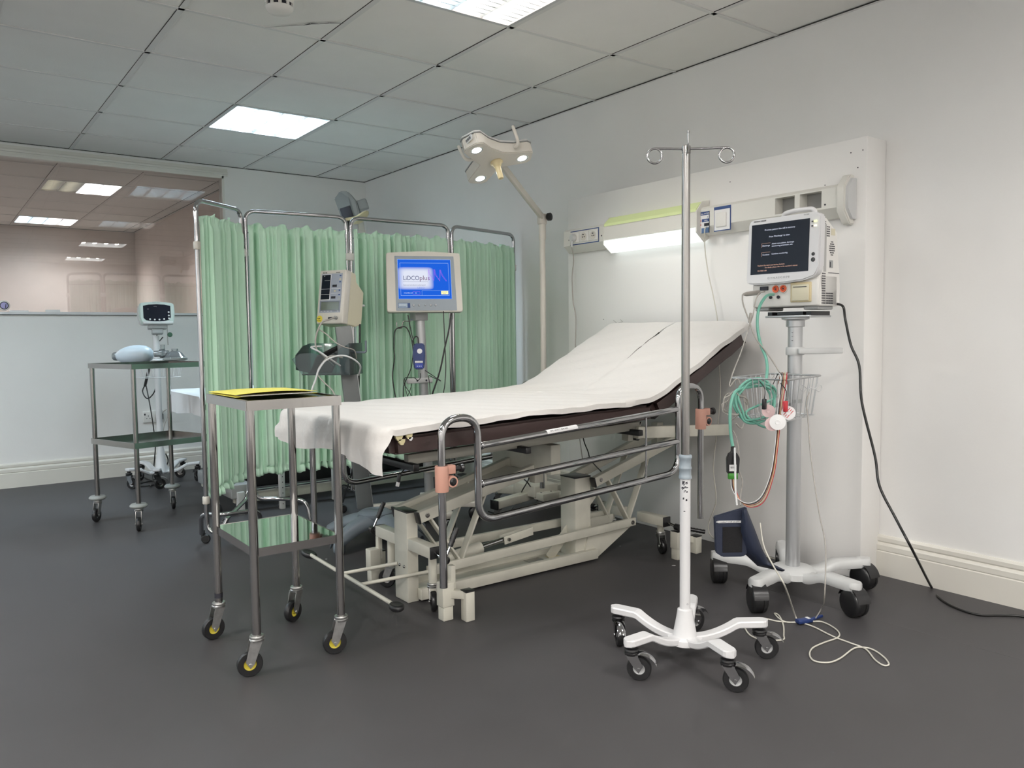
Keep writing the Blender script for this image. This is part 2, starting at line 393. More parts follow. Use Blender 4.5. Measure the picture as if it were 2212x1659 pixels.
# ------------------------------------------------------------------ smoke detector
c = sz(603, -8, ZC)
t = thing('smoke_detector', 'round white smoke detector on the ceiling beside the cracked tile', 'smoke detector', frame(c))
b = MB(); b.lathe([(0, 0), (.056, 0), (.057, -.006), (.055, -.014), (.056, -.015), (.056, -.024), (.052, -.03)], M_whitep, c, n=40)
b.build('mounting_base', t)
b = MB(); b.lathe([(.047, -.028), (.047, -.044)], M_ink, c, n=40)
for k in range(10):
    a = 2*pi*k/10; d = V((cos(a), sin(a), 0)); e = V((-sin(a), cos(a), 0)); p = c+d*.049
    b.bar(p+V((0, 0, -.027)), p+V((0, 0, -.046)), .012, .006, M_whitep, up=d)
b.lathe([(.053, -.043), (.050, -.052), (.040, -.062), (.022, -.068), (0, -.069)], M_whitep, c, n=40)
b.lathe([(.0035, -.0685), (.0035, -.0695), (0, -.0695)], M_ink, c+V((-.012, -.01, .002)), n=10)
b.build('sensor_head', t)

# ------------------------------------------------------------------ bedhead panel
PX = 3.005
b = MB(); b.box((PX, 1.71, 0), (XW-.0015, 3.503, 1.762), M_panel, .002)
for (u, v) in ((1864, 324), (1838, 330), (1853, 362), (1782, 400), (1822, 414), (1820, 473), (1304, 690), (1577, 393)):
    p = sx(u, v, PX-.0006); b.lathe([(0, 0), (.0025, 0), (.0025, .0005)], M_ink, p, (1, 0, 0), 10)
for (a, c2) in (((1325, 692), (1333, 698)), ((1333, 698), (1345, 695)), ((1345, 695), (1340, 690))):
    b.tube([sx(*a, PX-.0005), sx(*c2, PX-.0005)], .0009, M_gcable, 5)
tag(b.build('bedhead_unit'), 'tall boxed white panel standing against the right wall behind the bed', 'wall panel')
# trunking: x from TX (front) to PX
TX = 2.945; y1, y0 = 3.470, 1.795; zt, zb = 1.585, 1.455
t = thing('bedhead_trunking', 'long white service trunking with sockets and reading light on the panel', 'wall trunking', frame((PX, 2.6, 1.5)))
b = MB()
def tprof(z0, z1): return [(PX, z0), (PX-.02, z0), (TX, z0+.038), (TX, z1-.012), (TX+.012, z1), (PX, z1)]
pp = tprof(zb, zt)
# body with two open bays near the right-hand end
oa = [(sx(1674, 470, TX).y, sx(1716, 470, TX).y), (sx(1727, 470, TX).y, sx(1774, 470, TX).y)]
segs = [(y0, oa[1][1]), (oa[1][0], oa[0][1]), (oa[0][0], 3.11), (3.11, y1)]
for (a, c2) in ((y0, oa[1][1]), (oa[1][0], oa[0][1]), (oa[0][0], y1)): b.prism(pp, a, c2, M_trunk, 'y')
for (c2, a) in oa:
    b.prism([(PX, zb), (PX-.02, zb), (TX, zb+.038), (TX, zb+.045), (PX, zb+.045)], a, c2, M_trunk, 'y')
    b.prism([(PX, zt-.014), (TX, zt-.018), (TX, zt-.012), (TX+.012, zt), (PX, zt)], a, c2, M_trunk, 'y')
    b.box((PX-.006, a, zb+.045), (PX, c2, zt-.014), M_open)
b.build('trunking_body', t)
b = MB(); ec = [(PX, zb-.03), (PX-.03, zb-.03), (TX-.012, zb+.02), (TX-.012, zt-.01), (PX-.03, zt+.035), (PX, zt+.035)]
b.prism(ec, y0-.035, y0, M_trunk, 'y', bev=.004); b.prism([(PX, zb-.01), (PX-.03, zb-.01), (TX-.004, zb+.03), (TX-.004, zt-.02), (PX-.03, zt+.02), (PX, zt+.02)], y0-.045, y0-.033, M_lgrey, 'y', bev=.002)
b.build('end_cap', t)
def plate(u0, v0, u1, v1, m, name='face_plate', d=.003, mbp=None):
    a = sx(u0, v0, TX); c2 = sx(u1, v1, TX); q = mbp or MB()
    q.box((TX-d, min(a.y, c2.y), min(a.z, c2.z)), (TX, max(a.y, c2.y), max(a.z, c2.z)), m); return q
for (u, v) in ((1229, 519), (1299, 509), (1507, 479), (1782, 442)):
    p = sx(u, v, TX-.001); b = MB(); b.lathe([(0, 0), (.004, 0), (.004, .002)], M_ink, p, (1, 0, 0), 10); b.build('screw_hole', t)
# triple socket plate
ys = [sx(u, 515, TX).y for u in (1233, 1294)]; zz = (1.497, 1.566)
b = MB(); b.box((TX-.002, ys[1], zz[0]-.004), (TX, ys[0], zz[1]+.004), M_bluel); b.box((TX-.003, ys[1]+.004, zz[0]+.001), (TX-.001, ys[0]+.01, zz[1]-.001), M_trunk)
b.build('socket_plate', t); w = (ys[0]-ys[1])/3
for k in range(3):
    c = V((TX-.004, ys[0]-w*(k+.5), (zz[0]+zz[1])/2)); b = MB()
    b.box((TX-.008, c.y-w*.46, c.z-.026), (TX-.002, c.y+w*.46, c.z+.026), M_whitep, .002)
    b.lathe([(.022, 0), (.022, -.002), (.019, -.0022), (.018, -.0006), (0, -.0006)], M_bezel, V((TX-.008, c.y, c.z)), (1, 0, 0), 24)
    if k:
        for dy in (-.007, .007): b.lathe([(0, -.001), (.003, -.001), (.003, .001)], M_ink, V((TX-.0095, c.y+dy, c.z-.002)), (1, 0, 0), 8)
        b.box((TX-.0105, c.y-.004, c.z+.008), (TX-.009, c.y+.008, c.z+.013), M_ink)
    b.build('socket', t)
# call plate with blue lettered label and light switch
a = sx(1511, 458, TX); c2 = sx(1533, 496, TX)
b = MB(); yl, yr = a.y, c2.y; z0, z1 = 1.462, 1.560
b.box((TX-.002, yr, z0), (TX, yl, z1), M_label)
def strip(f0, f1, g0, g1, m): b.box((TX-.003, yl+(yr-yl)*f1, z0+(z1-z0)*g0), (TX-.001, yl+(yr-yl)*f0, z0+(z1-z0)*g1), m)
strip(0, 1, .84, 1, M_bluel); strip(.28, 1, .52, .66, M_bluel); strip(.5, 1, .32, .46, M_ink); strip(.1, .2, .55, .63, M_red); strip(.1, .2, .36, .44, M_red); strip(.25, 1, 0, .24, mat('mid_blue', (.1, .18, .34), .5)); strip(0, .04, 0, 1, M_bluel); strip(.96, 1, 0, 1, M_bluel); strip(.8, .86, .72, .75, M_ink)
RM = lambda p: Matrix.Translation(V(p)) @ Matrix(((0, 0, -1, 0), (-1, 0, 0, 0), (0, 1, 0, 0), (0, 0, 0, 1)))  # lettering facing -x
b.text('CALL SYSTEM', .009, M_label, RM((TX-.0032, yl-.006, z1-.0125))); b.text('CALL', .009, M_label, RM((TX-.0032, yl-.03, z0+.054)))
b.build('call_point', t)
a = sx(1543, 452, TX); c2 = sx(1579, 492, TX)
b = MB(); z0, z1 = 1.462, 1.572; b.box((TX-.002, c2.y, z0), (TX, a.y, z1), M_bluel); b.box((TX-.004, c2.y+.004, z0+.004), (TX-.001, a.y-.004, z1-.014), M_label)
b.box((TX-.010, c2.y+.022, z0+.018), (TX-.003, a.y-.016, z1-.028), M_whitep, .003); b.build('light_switch', t)
# reading light
ya, yb_ = sx(1306, 510, TX-.02).y, sx(1507, 480, TX-.02).y; LX = TX-.028
b = MB(); b.prism([(TX, zb+.02), (LX, zb+.035), (LX, zt-.022), (TX, zt+.0)], yb_, ya, M_trunk, 'y', bev=.003); b.build('lamp_cover', t)
E_bed = emitter('bed_lamp', (.93, 1, .97), 1.25); E_up = mat('upper_diffuser', (.62, .70, .36), .5, emit=(.75, .9, .4), estr=.10)
b = MB(); b.prism([(PX-.002, zb-.01), (PX-.035, zb-.028), (LX, zb+.012), (LX, zb+.034), (TX+.01, zb+.02)], yb_+.004, ya-.004, E_bed, 'y'); b.build('lower_diffuser', t)
b = MB(); b.prism([(PX-.002, zt), (TX, zt-.0), (LX, zt-.022), (LX+.002, zt-.008), (TX+.012, zt+.026), (PX-.002, zt+.034)], yb_+.004, ya-.004, E_up, 'y'); b.build('upper_diffuser', t)
for y in (ya, yb_):
    b = MB(); b.prism([(PX-.002, zb-.012), (PX-.035, zb-.03), (LX-.002, zb+.012), (LX-.002, zt-.02), (TX+.012, zt+.028), (PX-.002, zt+.036)], y-.003, y+.003, M_trunk, 'y'); b.build('lamp_end', t)
# plug in left socket with its hanging lead; lead from the call point
yk = ys[0]-w*.5; zk = (zz[0]+zz[1])/2
t2 = thing('power_plug', 'grey plug and lead in the leftmost bedhead socket', 'plug', frame((TX-.02, yk, zk)))
b = MB(); b.lathe([(.0, -.03), (.016, -.03), (.020, -.02), (.020, -.008)], M_lgrey, (TX, yk, zk), (1, 0, 0), 20); b.cyl((TX-.022, yk, zk), (TX-.024, yk+.004, zk-.05), .007, M_lgrey, .004); b.build('plug_body', t2)
P = [V((TX-.024, yk+.004, zk-.045))]+[sx(u, v, TX) for u, v in ((1239, 560), (1236, 600), (1238, 650), (1244, 690))]+[V((2.93, 3.36, .85)), V((2.93, 3.34, .5)), V((2.95, 3.3, .15)), V((2.9, 3.25, .02))]
b = MB(); b.tube(smooth_path(P, 8), .003, M_gcable, 8); b.build('lead', t2)
b = MB(); P = [sx(1527, 490, TX-.004), sx(1524, 492, TX-.022), sx(1522, 500, TX-.02)]+[sx(u, v, 2.96) for u, v in ((1523, 540), (1530, 590), (1541, 640), (1550, 695), (1552, 760), (1556, 850), (1549, 930), (1541, 1010), (1547, 1080), (1538, 1160))]+[V((2.93, 2.0, .02))]
b.tube(smooth_path(P, 8), .0028, M_wcable, 8); tag(b.build('call_cable'), 'thin cream cable hanging from the call point behind the bed', 'cable')
TM = Matrix.Rotation(pi/2, 4, 'X')       # lettering in the local x-z plane, facing local -y
def TX_(x, y, z): return Matrix.Translation((x, y, z)) @ TM

def castor(parent, top, head, R, w, tyre, hub, forkm, off=.02, style='plate', name='castor'):
    """swivel castor hanging from top; head = heading angle of the trailing wheel"""
    x, y, z = top; d = V((cos(head), sin(head), 0)); s = V((-d.y, d.x, 0)); ax = V((x, y, 0))+d*off; ax.z = R
    b = MB()
    if style == 'ring':
        b.lathe([(.012, z), (.012, z-.008), (.020, z-.010), (.0215, z-.015), (.018, z-.019), (.0215, z-.022), (.020, z-.028), (.012, z-.029)], M_blackp, (x, y, 0), n=20)
        z2 = z-.029
    else:
        b.lathe([(.0135, z), (.020, z-.001), (.022, z-.006), (.020, z-.010), (.022, z-.012), (.021, z-.018), (.010, z-.019)], forkm, (x, y, 0), n=20); z2 = z-.017
    top_ = V((x, y, z2))
    for k in (-1, 1):
        o = s*(w/2+.0035)*k
        poly = [top_+o-d*.014, top_+o+d*.020, ax+o+d*.013+V((0, 0, .010)), ax+o+V((0, 0, -.011)), ax+o-d*.012+V((0, 0, .002))]
        q = s*.0022*k; n = len(poly)
        vs = poly+[p+q for p in poly]; fs = [list(range(n))[::-1], list(range(n, 2*n))]+[[i, (i+1) % n, n+(i+1) % n, n+i] for i in range(n)]
        b.add(vs, fs, forkm)
        b.cyl(ax+o, ax+o+s*.005*k, .005, forkm, n=10)
    b.add([top_+s*(w/2+.0057)*a+d*c for a in (-1, 1) for c in (-.014, .020)]+[top_+s*(w/2+.0057)*a+d*c+V((0, 0, .004)) for a in (-1, 1) for c in (-.014, .020)],
          [[0, 1, 3, 2], [4, 6, 7, 5], [0, 4, 5, 1], [2, 3, 7, 6], [1, 5, 7, 3], [0, 2, 6, 4]], forkm)
    if style == 'ring':  # chrome guard sweeping over the wheel
        def fn(u, v):
            a = radians(95-78*u); rr = R+.010+.006*u; p = ax+d*cos(a)*rr*1.05+V((0, 0, sin(a)*rr+.004))
            return p+s*(v-.5)*(w+.012)*(1-.25*u)+V((0, 0, -.006*(2*v-1)**2))
        b.grid(fn, 10, 6, forkm)
    f = b.build(name, parent)
    b = MB(); h = w/2
    b.lathe([(R*.5, -h), (R*.93, -h), (R, -h*.55), (R, h*.55), (R*.93, h), (R*.5, h), (R*.5, h*.75), (R*.5, -h*.75), (R*.5, -h)], tyre, ax, s, 30)
    b.lathe([(0, -h*.9), (R*.2, -h*.9), (R*.22, -h*.5), (R*.5, -h*.55), (R*.52, -h*.6), (R*.52, h*.6), (R*.5, h*.55), (R*.22, h*.5), (R*.2, h*.9), (0, h*.9)], hub, ax, s, 24)
    b.build('wheel', f); return f

# ================================================================== FRONT TROLLEY
TXc, TYc = .900, 2.5125; hx, hy = .135, .1875
t = thing('instrument_trolley', 'polished steel two shelf trolley with a yellow folder on its top shelf', 'trolley', frame((TXc, TYc, 0)))
zt_ = .820
b = MB(); r0 = .013
def ring(b, z0, z1, m, th=.002, out=0):
    X0_, X1_, Y0_, Y1_ = TXc-hx-out, TXc+hx+out, TYc-hy-out, TYc+hy+out
    b.box((X0_, Y0_-th, z0), (X1_, Y0_, z1), m); b.box((X0_, Y1_, z0), (X1_, Y1_+th, z1), m); b.box((X0_-th, Y0_, z0), (X0_, Y1_, z1), m); b.box((X1_, Y0_, z0), (X1_+th, Y1_, z1), m)
ring(b, zt_-.028, zt_, M_steel, .0025, .0115)
b.box((TXc-hx-.012, TYc-hy-.012, zt_-.003), (TXc+hx+.012, TYc+hy+.012, zt_-.001), M_mirror)
for (a, c2) in ((-1, 0), (1, 0)): b.box((TXc+a*(hx+.006)-.006, TYc-hy-.0145, zt_-.001), (TXc+a*(hx+.006)+.006, TYc+hy+.0145, zt_+.0015), M_steel)
for a in (-1, 1): b.box((TXc-hx, TYc+a*(hy+.006)-.006, zt_-.001), (TXc+hx, TYc+a*(hy+.006)+.006, zt_+.0015), M_steel)
b.build('top_shelf', t)
b = MB(); b.box((TXc-hx-.002, TYc-hy-.002, .379), (TXc+hx+.002, TYc+hy+.002, .3805), M_mirror); ring(b, .355, .3815, M_steel, .0018, .001); b.build('lower_shelf', t)
for (sx2, sy2, hd) in ((-1, -1, 2.95), (1, -1, 2.9), (-1, 1, 3.3), (1, 1, 3.65)):
    x, y = TXc+sx2*hx, TYc+sy2*hy
    b = MB(); b.cyl((x, y, .118), (x, y, zt_-.002), r0, M_steel, n=24)
    if (sx2, sy2) == (-1, 1): b.lathe([(r0+.0006, .136), (r0+.0006, .152)], M_ink, (x, y, 0), n=20)
    b.build('leg', t)
    castor(t, (x, y, .122), hd, .0375, .021, M_black, M_yellowp, M_rust if (sx2, sy2) == (-1, 1) and 0 else M_zinc, .022)
# yellow folder, slightly open
f0 = thing('document_folder', 'yellow card folder lying slightly open on the front trolley top', 'folder', frame((TXc-.005, TYc+.02, zt_+.002), radians(0)))
Mf = WM[f0.name]
def fold(u, v, lift, w=.232, l=.34, sh=0):
    x = -.136+.262*u-.004*v; y = -.100+.262*v; z = .002+lift*max(0, 1-v)*(.55+.45*sin(pi*(1-u)*.9))+.002*sin(pi*u)
    return (x, y, z)
b = MB(Mf); b.grid(lambda u, v: fold(u, v, .001), 14, 14, M_yellow); solid(b.build('back_cover', f0), .0012)
b = MB(Mf); b.box((-.120, -.104, .0045), (.110, .14, .0065), M_paper); b.build('paper_sheets', f0)
b = MB(Mf); b.grid(lambda u, v: (lambda p: (p[0]-.002, p[1]-.004, p[2]+.0048+.002*sin(pi*u)))(fold(u, v, .005)), 16, 14, M_yellow); solid(b.build('front_cover', f0), .0012)

# ================================================================== DRIP STAND
cx, cy = 1.850, 1.618
t = thing('drip_stand', 'white five legged drip stand with a tall steel pole beside the bed', 'drip stand', frame((cx, cy, 0)))
b = MB(); b.lathe([(.0, .058), (.040, .062), (.037, .075), (.026, .135), (.0225, .158), (.019, .160), (0, .160)], M_white, (cx, cy, 0), n=32); 
b.lathe([(.0, .052), (.055, .056), (.052, .072), (.035, .078)], M_white, (cx, cy, 0), n=32); b.build('hub', t)
def arm_path(r): # height of the arm top at radius r
    if r < .16: return .078+.044*(max(0, r-.03)/.13)**1.9
    return .122
for k, a in enumerate((180, -108, -36, 36, 108)):
    A = radians(a); d = V((cos(A), sin(A), 0)); s = V((-d.y, d.x, 0)); q = MB(); c0 = V((cx, cy, 0)); L = .255; n = 26
    vs = []; fs = []
    for i in range(n+1):
        r = .02+(L-.02)*i/n; w = .034 if r > .16 else .026+.008*(r/.16); zt2 = arm_path(r); th = .021
        if r > L-.022: w *= math.sqrt(max(0.02, 1-((r-(L-.022))/.0225)**2))
        for (e, zz2) in ((-w*.86, zt2), (w*.86, zt2), (w, zt2-.004), (w, zt2-th+.003), (w*.9, zt2-th), (-w*.9, zt2-th), (-w, zt2-th+.003), (-w, zt2-.004)): vs.append(c0+d*r+s*e*.62+V((0, 0, zz2)))
    for i in range(n):
        for j in range(8): fs.append([i*8+j, i*8+(j+1) % 8, (i+1)*8+(j+1) % 8, (i+1)*8+j])
    fs += [list(range(8))[::-1], [n*8+j for j in range(8)]]
    q.add(vs, fs, M_white, False); arm = q.build('leg', t)
    hd = radians({180: -52, -108: -56, -36: -44, 36: 0, 108: -125}[a])
    tp = c0+d*(L-.025)
    castor(t, (tp.x, tp.y, .102), hd, .0355, .020, M_black, M_lgrey, M_chrome, .022, 'ring')
b = MB(); b.cyl((cx, cy, .155), (cx, cy, .565), .0160, M_white, n=28)
rnd = random.Random(3)
for k in range(16):
    a = radians(215)+rnd.uniform(-.5, .5); z = .563-abs(rnd.gauss(0, .03)); rr = .0162; w = rnd.uniform(.001, .004); h2 = rnd.uniform(.001, .005)
    b.add([(cx+cos(a-w/rr)*rr, cy+sin(a-w/rr)*rr, z-h2), (cx+cos(a+w/rr)*rr, cy+sin(a+w/rr)*rr, z-h2*.6), (cx+cos(a+w/rr*.6)*rr, cy+sin(a+w/rr*.6)*rr, z+h2), (cx+cos(a-w/rr)*rr, cy+sin(a-w/rr)*rr, z+h2*.5)], [[0, 1, 2, 3]], M_ink)
a = radians(-110); b.lathe([(0, 0), (.0025, 0), (.0025, .001)], M_ink, (cx+cos(a)*.0158, cy+sin(a)*.0158, .178), (cos(a), sin(a), 0), 8)
b.build('lower_tube', t)
b = MB(); b.lathe([(.014, .563), (.0195, .563), (.0200, .569), (.0180, .572), (.0175, .590), (.0195, .593), (.0195, .597), (.0175, .600), (.0175, .622), (.0205, .627), (.0195, .634), (.0165, .636), (.012, .636)], M_collar, (cx, cy, 0), n=28); b.build('clamp_collar', t)
b = MB(); b.cyl((cx, cy, .6), (cx, cy, 1.545), .0125, M_satin, n=28); b.build('upper_pole', t)
# hooks: two long arms with rings and two short ones
b = MB(); b.lathe([(0, 1.535), (.0135, 1.535), (.0135, 1.556), (.011, 1.558), (0, 1.558)], M_satin, (cx, cy, 0), n=20)
b.build('pole_cap', t)
R_ = V((.8036*.97-.1, -.62, 0)).normalized()
base = V((cx, cy, 1.548))
def ringhook(dirv, L, dz, name='ring_hook'):
    q = MB(); e = base+dirv*L+V((0, 0, dz)); n = 26; rr = .0215
    P = [base+dirv*.01, base+dirv*(L*.5)+V((0, 0, dz*.5)), e]
    c = e+V((0, 0, -rr)); up = V((0, 0, 1))
    for i in range(1, n+1):
        a = 2*pi*i/n*.98; P.append(c+up*cos(a)*rr+dirv*sin(a)*rr)
    q.tube(P, .0036, M_chrome, 10); q.build(name, t)
ringhook(R_, .118, .0, ); ringhook(-R_, .092, .004)
D_ = V((R_.y*-1, R_.x, 0))
for s_, h2 in ((-1, .03), (1, -.02)):
    q = MB(); q.tube(smooth_path([base+D_*s_*.008, base+D_*s_*.03+V((0, 0, -.018)), base+D_*s_*.05+V((0, 0, .0)), base+D_*s_*.055+V((0, 0, .022+h2*.4))], 6), .003, M_chrome, 8)
    q.lathe([(0, -.005), (.004, -.003), (.004, .003), (0, .005)], M_chrome, base+D_*s_*.055+V((0, 0, .024+h2*.4)), n=10); q.build('hook', t)

# ================================================================== PATIENT MONITOR ON ROLL STAND
cx, cy = 2.655, 1.785
t = thing('patient_monitor_cart', 'large white patient monitor with a dark screen on a five wheeled roll stand', 'patient monitor', frame((cx, cy, 0)))
b = MB(); N = 5; angs = [-171, -101, -30, 42, 114]
b.lathe([(0, .062), (.078, .062), (.090, .070), (.088, .092), (.070, .104), (.035, .108), (0, .108)], M_lgrey, (cx, cy, 0), n=36)
for a in angs:
    A = radians(a); d = V((cos(A), sin(A), 0)); s = V((-d.y, d.x, 0)); c0 = V((cx, cy, 0)); vs = []; fs = []; n = 22; L = .315
    for i in range(n+1):
        r = .03+(L-.03)*i/n; k = i/n; z = .098+.026*(0.5-.5*cos(pi*min(1, max(0, (r-.09)/.09)))); w = .034-.006*k; th = .034
        if r > L-.02: w *= math.sqrt(max(.03, 1-((r-(L-.02))/.0205)**2)); th *= .9
        for (e, zz2) in ((-w*.72, z), (w*.72, z), (w*.95, z-.008), (w, z-th*.8), (w*.9, z-th), (-w*.9, z-th), (-w, z-th*.8), (-w*.95, z-.008)): vs.append(c0+d*r+s*e+V((0, 0, zz2)))
    for i in range(n):
        for j in range(8): fs.append([i*8+j, i*8+(j+1) % 8, (i+1)*8+(j+1) % 8, (i+1)*8+j])
    fs += [list(range(8))[::-1], [n*8+j for j in range(8)]]; b.add(vs, fs, M_lgrey, True)
b.build('star_base', t)
for a, hd in zip(angs, (-2.2, -1.9, -1.75, .6, -2.3)):
    A = radians(a); p = V((cx+cos(A)*.285, cy+sin(A)*.285, 0)); R = .050; d = V((cos(hd), sin(hd), 0)); s = V((-d.y, d.x, 0)); ax = p+d*.006; ax.z = R
    q = MB(); q.cyl((p.x, p.y, .070), (p.x, p.y, .098), .012, M_blackp)
    q.lathe([(.0, -.009), (R*.96, -.009), (R*.96, .009), (0, .009)], M_blackp, ax, s, 30)
    def hood(u, v):
        an = radians(20+150*u); return ax+d*cos(an)*(R+.004)*-1+V((0, 0, sin(an)*(R+.005)))+s*(v-.5)*.052
    q.grid(hood, 14, 2, M_blackp); q.box(tuple(ax-V((.006, .006, -R+.0))), tuple(ax+V((.006, .006, R+.012))), M_blackp); f = q.build('castor', t)
    q = MB()
    for k in (-1, 1): q.lathe([(0, k*.0285), (R*.8, k*.0285), (R*.88, k*.026), (R*.97, k*.022), (R, k*.016), (R, k*.010), (R*.9, k*.009)], M_blackp, ax, s, 32)
    q.build('wheel', f)
b = MB(); b.cyl((cx, cy, .10), (cx, cy, 1.045), .0265, M_alu, n=32)
for z in (1.00, .985, .97): b.box((cx-.030, cy-.008, z-.0006), (cx-.0262, cy-.004, z+.0006), M_ink)
b.build('column', t)
b = MB(); b.lathe([(.03, .915), (.032, .915), (.034, .920), (.034, .940), (.032, .945), (.027, .945)], M_lgrey, (cx, cy, 0), n=28)
p0 = V((cx-.010, cy-.034, .930)); p1 = sy_(1822, 768, 1.66)
b.bar((cx-.03, cy-.034, .930), (2.80, cy-.105, .930), .016, .022, M_lgrey, bev=.004); b.build('grab_handle', t)
b = MB(); b.lathe([(.0265, 1.02), (.034, 1.022), (.034, 1.045), (.05, 1.05), (.05, 1.056), (0, 1.056)], M_alu, (cx, cy, 0), n=28)
b.box((2.60, 1.69, 1.056), (2.74, 1.88, 1.064), M_alu, .002); 
for y in (1.70, 1.865): b.box((2.61, y-.01, 1.062), (2.73, y+.01, 1.078), M_blackp)
b.box((2.62, 1.73, 1.066), (2.74, 1.84, 1.078), M_blackp); b.build('mounting_plate', t)
# the monitor itself; local x to the right seen from the front, y into the body
Mm = frame((2.585, 1.790, 1.083), radians(-90+2))
b = MB(Mm); W = .140
b.box((-W, .010, .012), (W, .13, .125), M_whitep, .006)
side = [(.012, .10), (.012, .325), (.05, .330), (.125, .282), (.150, .09), (.148, .012), (.03, .012)]
b.prism([(y, z) for y, z in side], -W, W, M_whitep, 'x', bev=.004)
b.box((-W+.004, .004, .014), (W-.004, .02, .112), M_whitep, .005)
mon = b.build('monitor', t)
b = MB(Mm @ Matrix.Rotation(radians(-2.5), 4, 'X'))
pts = [(-W-.012, .112), (-W-.008, .33), (-W+.004, .345), (W-.010, .347), (W+.010, .335), (W+.012, .15), (W-.005, .118), (W-.05, .104), (0, .098), (-W+.02, .099), (-W-.006, .104)]
b.prism(pts, -.022, .014, M_white, 'y', bev=.005); b.build('bezel', mon)
Ms = Mm @ Matrix.Rotation(radians(-2.5), 4, 'X')
b = MB(Ms); sx0, sx1, sz0, sz1 = -W+.008, W-.030, .137, .325
b.quad((sx0, -.0228, sz0), (sx1, -.0228, sz0), (sx1, -.0228, sz1), (sx0, -.0228, sz1), M_dscreen)
E_txt = emitter('screen_text', (.8, .85, 1), .75); E_txr = emitter('screen_text_red', (1, .6, .45), .6)
def st(s, x, z, size, m=None, al='CENTER'): b.text(s, size, m or E_txt, Ms_loc @ Matrix.Translation((x, -.0234, z)) @ TM, al, .0001)
Ms_loc = Matrix()
wS = sx1-sx0; hS = sz1-sz0; X_ = lambda f: sx0+wS*f; Z_ = lambda f: sz0+hS*f
st('Previous patient data still in memory.', X_(.5), Z_(.86), .0085); st("Press 'Discharge' to clear.", X_(.5), Z_(.72), .0085)
st('Discharge', X_(.27), Z_(.55), .008); st('Admit new patient, discharge', X_(.37), Z_(.575), .0078, al='LEFT'); st('monitoring parameters, etc.', X_(.37), Z_(.53), .0078, al='LEFT')
st('Continue', X_(.27), Z_(.37), .008); st('Continue monitoring.', X_(.37), Z_(.375), .0078, al='LEFT')
st('Replace the worn-out backup battery.', X_(.13), Z_(.16), .0075, E_txr, 'LEFT'); st('For details, please refer to the operator\'s manual.', X_(.26), Z_(.115), .0068, E_txr, 'LEFT'); st('DS-7000 v08', X_(.13), Z_(.055), .0075, E_txr, 'LEFT')
for zc in (.56, .38):
    for (xa, xb2, za, zb2) in ((.19, .345, zc+.05, zc+.053), (.19, .193, zc-.03, zc+.05)): b.box((X_(xa), -.0232, Z_(za)), (X_(xb2), -.0230, Z_(zb2)), E_txr)
b.build('screen', mon)
b = MB(Ms); 
b.text('D Y N A S C O P E', .0105, M_greyp, Matrix.Translation((-.01, -.0226, .117)) @ TM, 'CENTER', .0003, 1.1)
b.text('FUKUDA DENSHI', .007, M_ink, Matrix.Translation((-.125, -.0226, .335)) @ TM, 'LEFT', .0003); b.text('DS-7200', .006, M_greyp, Matrix.Translation((.085, -.0226, .338)) @ TM, 'LEFT', .0003)
b.build('lettering', mon)
for (z, m2) in ((.312, M_yellowp), (.296, M_bezel)):
    b = MB(Ms); b.box((.118, -.026, z-.002), (.126, -.021, z+.002), M_ink); b.box((.127, -.027, z-.003), (.138, -.021, z+.003), emitter('lamp_on'+str(z), (1, 1, .5) if m2 is M_yellowp else (1, .9, .7), 1.2)); b.build('indicator', mon)
for (z, r) in ((.196, .006), (.176, .0075)):
    b = MB(Ms); b.lathe([(0, -.025), (r, -.024), (r+.001, -.021)], M_blackp, (.127, 0, z), (0, 1, 0), 18); b.build('knob', mon)
b = MB(Mm); P = round_path([(-.035, .05, .335), (-.030, .045, .362), (.02, .04, .368), (.095, .045, .366), (.10, .05, .330)], .02); b.tube(P, .009, M_white, 12); b.build('carry_handle', mon)
b = MB(Mm); b.box((.030, -.002, .028), (.112, .012, .100), M_yel2, .002); b.box((.036, -.006, .032), (.106, 0, .092), M_body, .003); b.box((.044, -.0075, .082), (.098, -.005, .0845), M_ink); b.build('printer_door', mon)
for x in (-.032, .0):
    b = MB(Mm); b.lathe([(.0, -.001), (.006, -.001), (.007, .001), (.009, -.004), (.013, -.005), (.014, .0), (.014, .004)], M_orange, (x, 0, .080), (0, 1, 0), 24); b.lathe([(0, -.004), (.003, -.004), (.003, .0)], M_ink, (x, 0, .08), (0, 1, 0), 10); b.lathe([(.014, -.001), (.016, -.001), (.016, .004)], M_whitep, (x, 0, .080), (0, 1, 0), 24); b.build('pressure_socket', mon)
for x in (-.055, -.022):
    b = MB(Mm); b.lathe([(0, -.001), (.006, -.001), (.006, .005)], M_ink, (x, 0, .050), (0, 1, 0), 16); b.build('gas_port', mon)
b = MB(Mm); b.box((-.10, -.003, .078), (-.066, .006, .092), M_ink, .001); b.text('PRESS', .005, M_ink, Matrix.Translation((-.026, -.0005, .100)) @ TM); b.text('ECG  SpO2  NIBP', .005, M_ink, Matrix.Translation((-.125, -.0005, .098)) @ TM); b.build('connector_panel', mon)
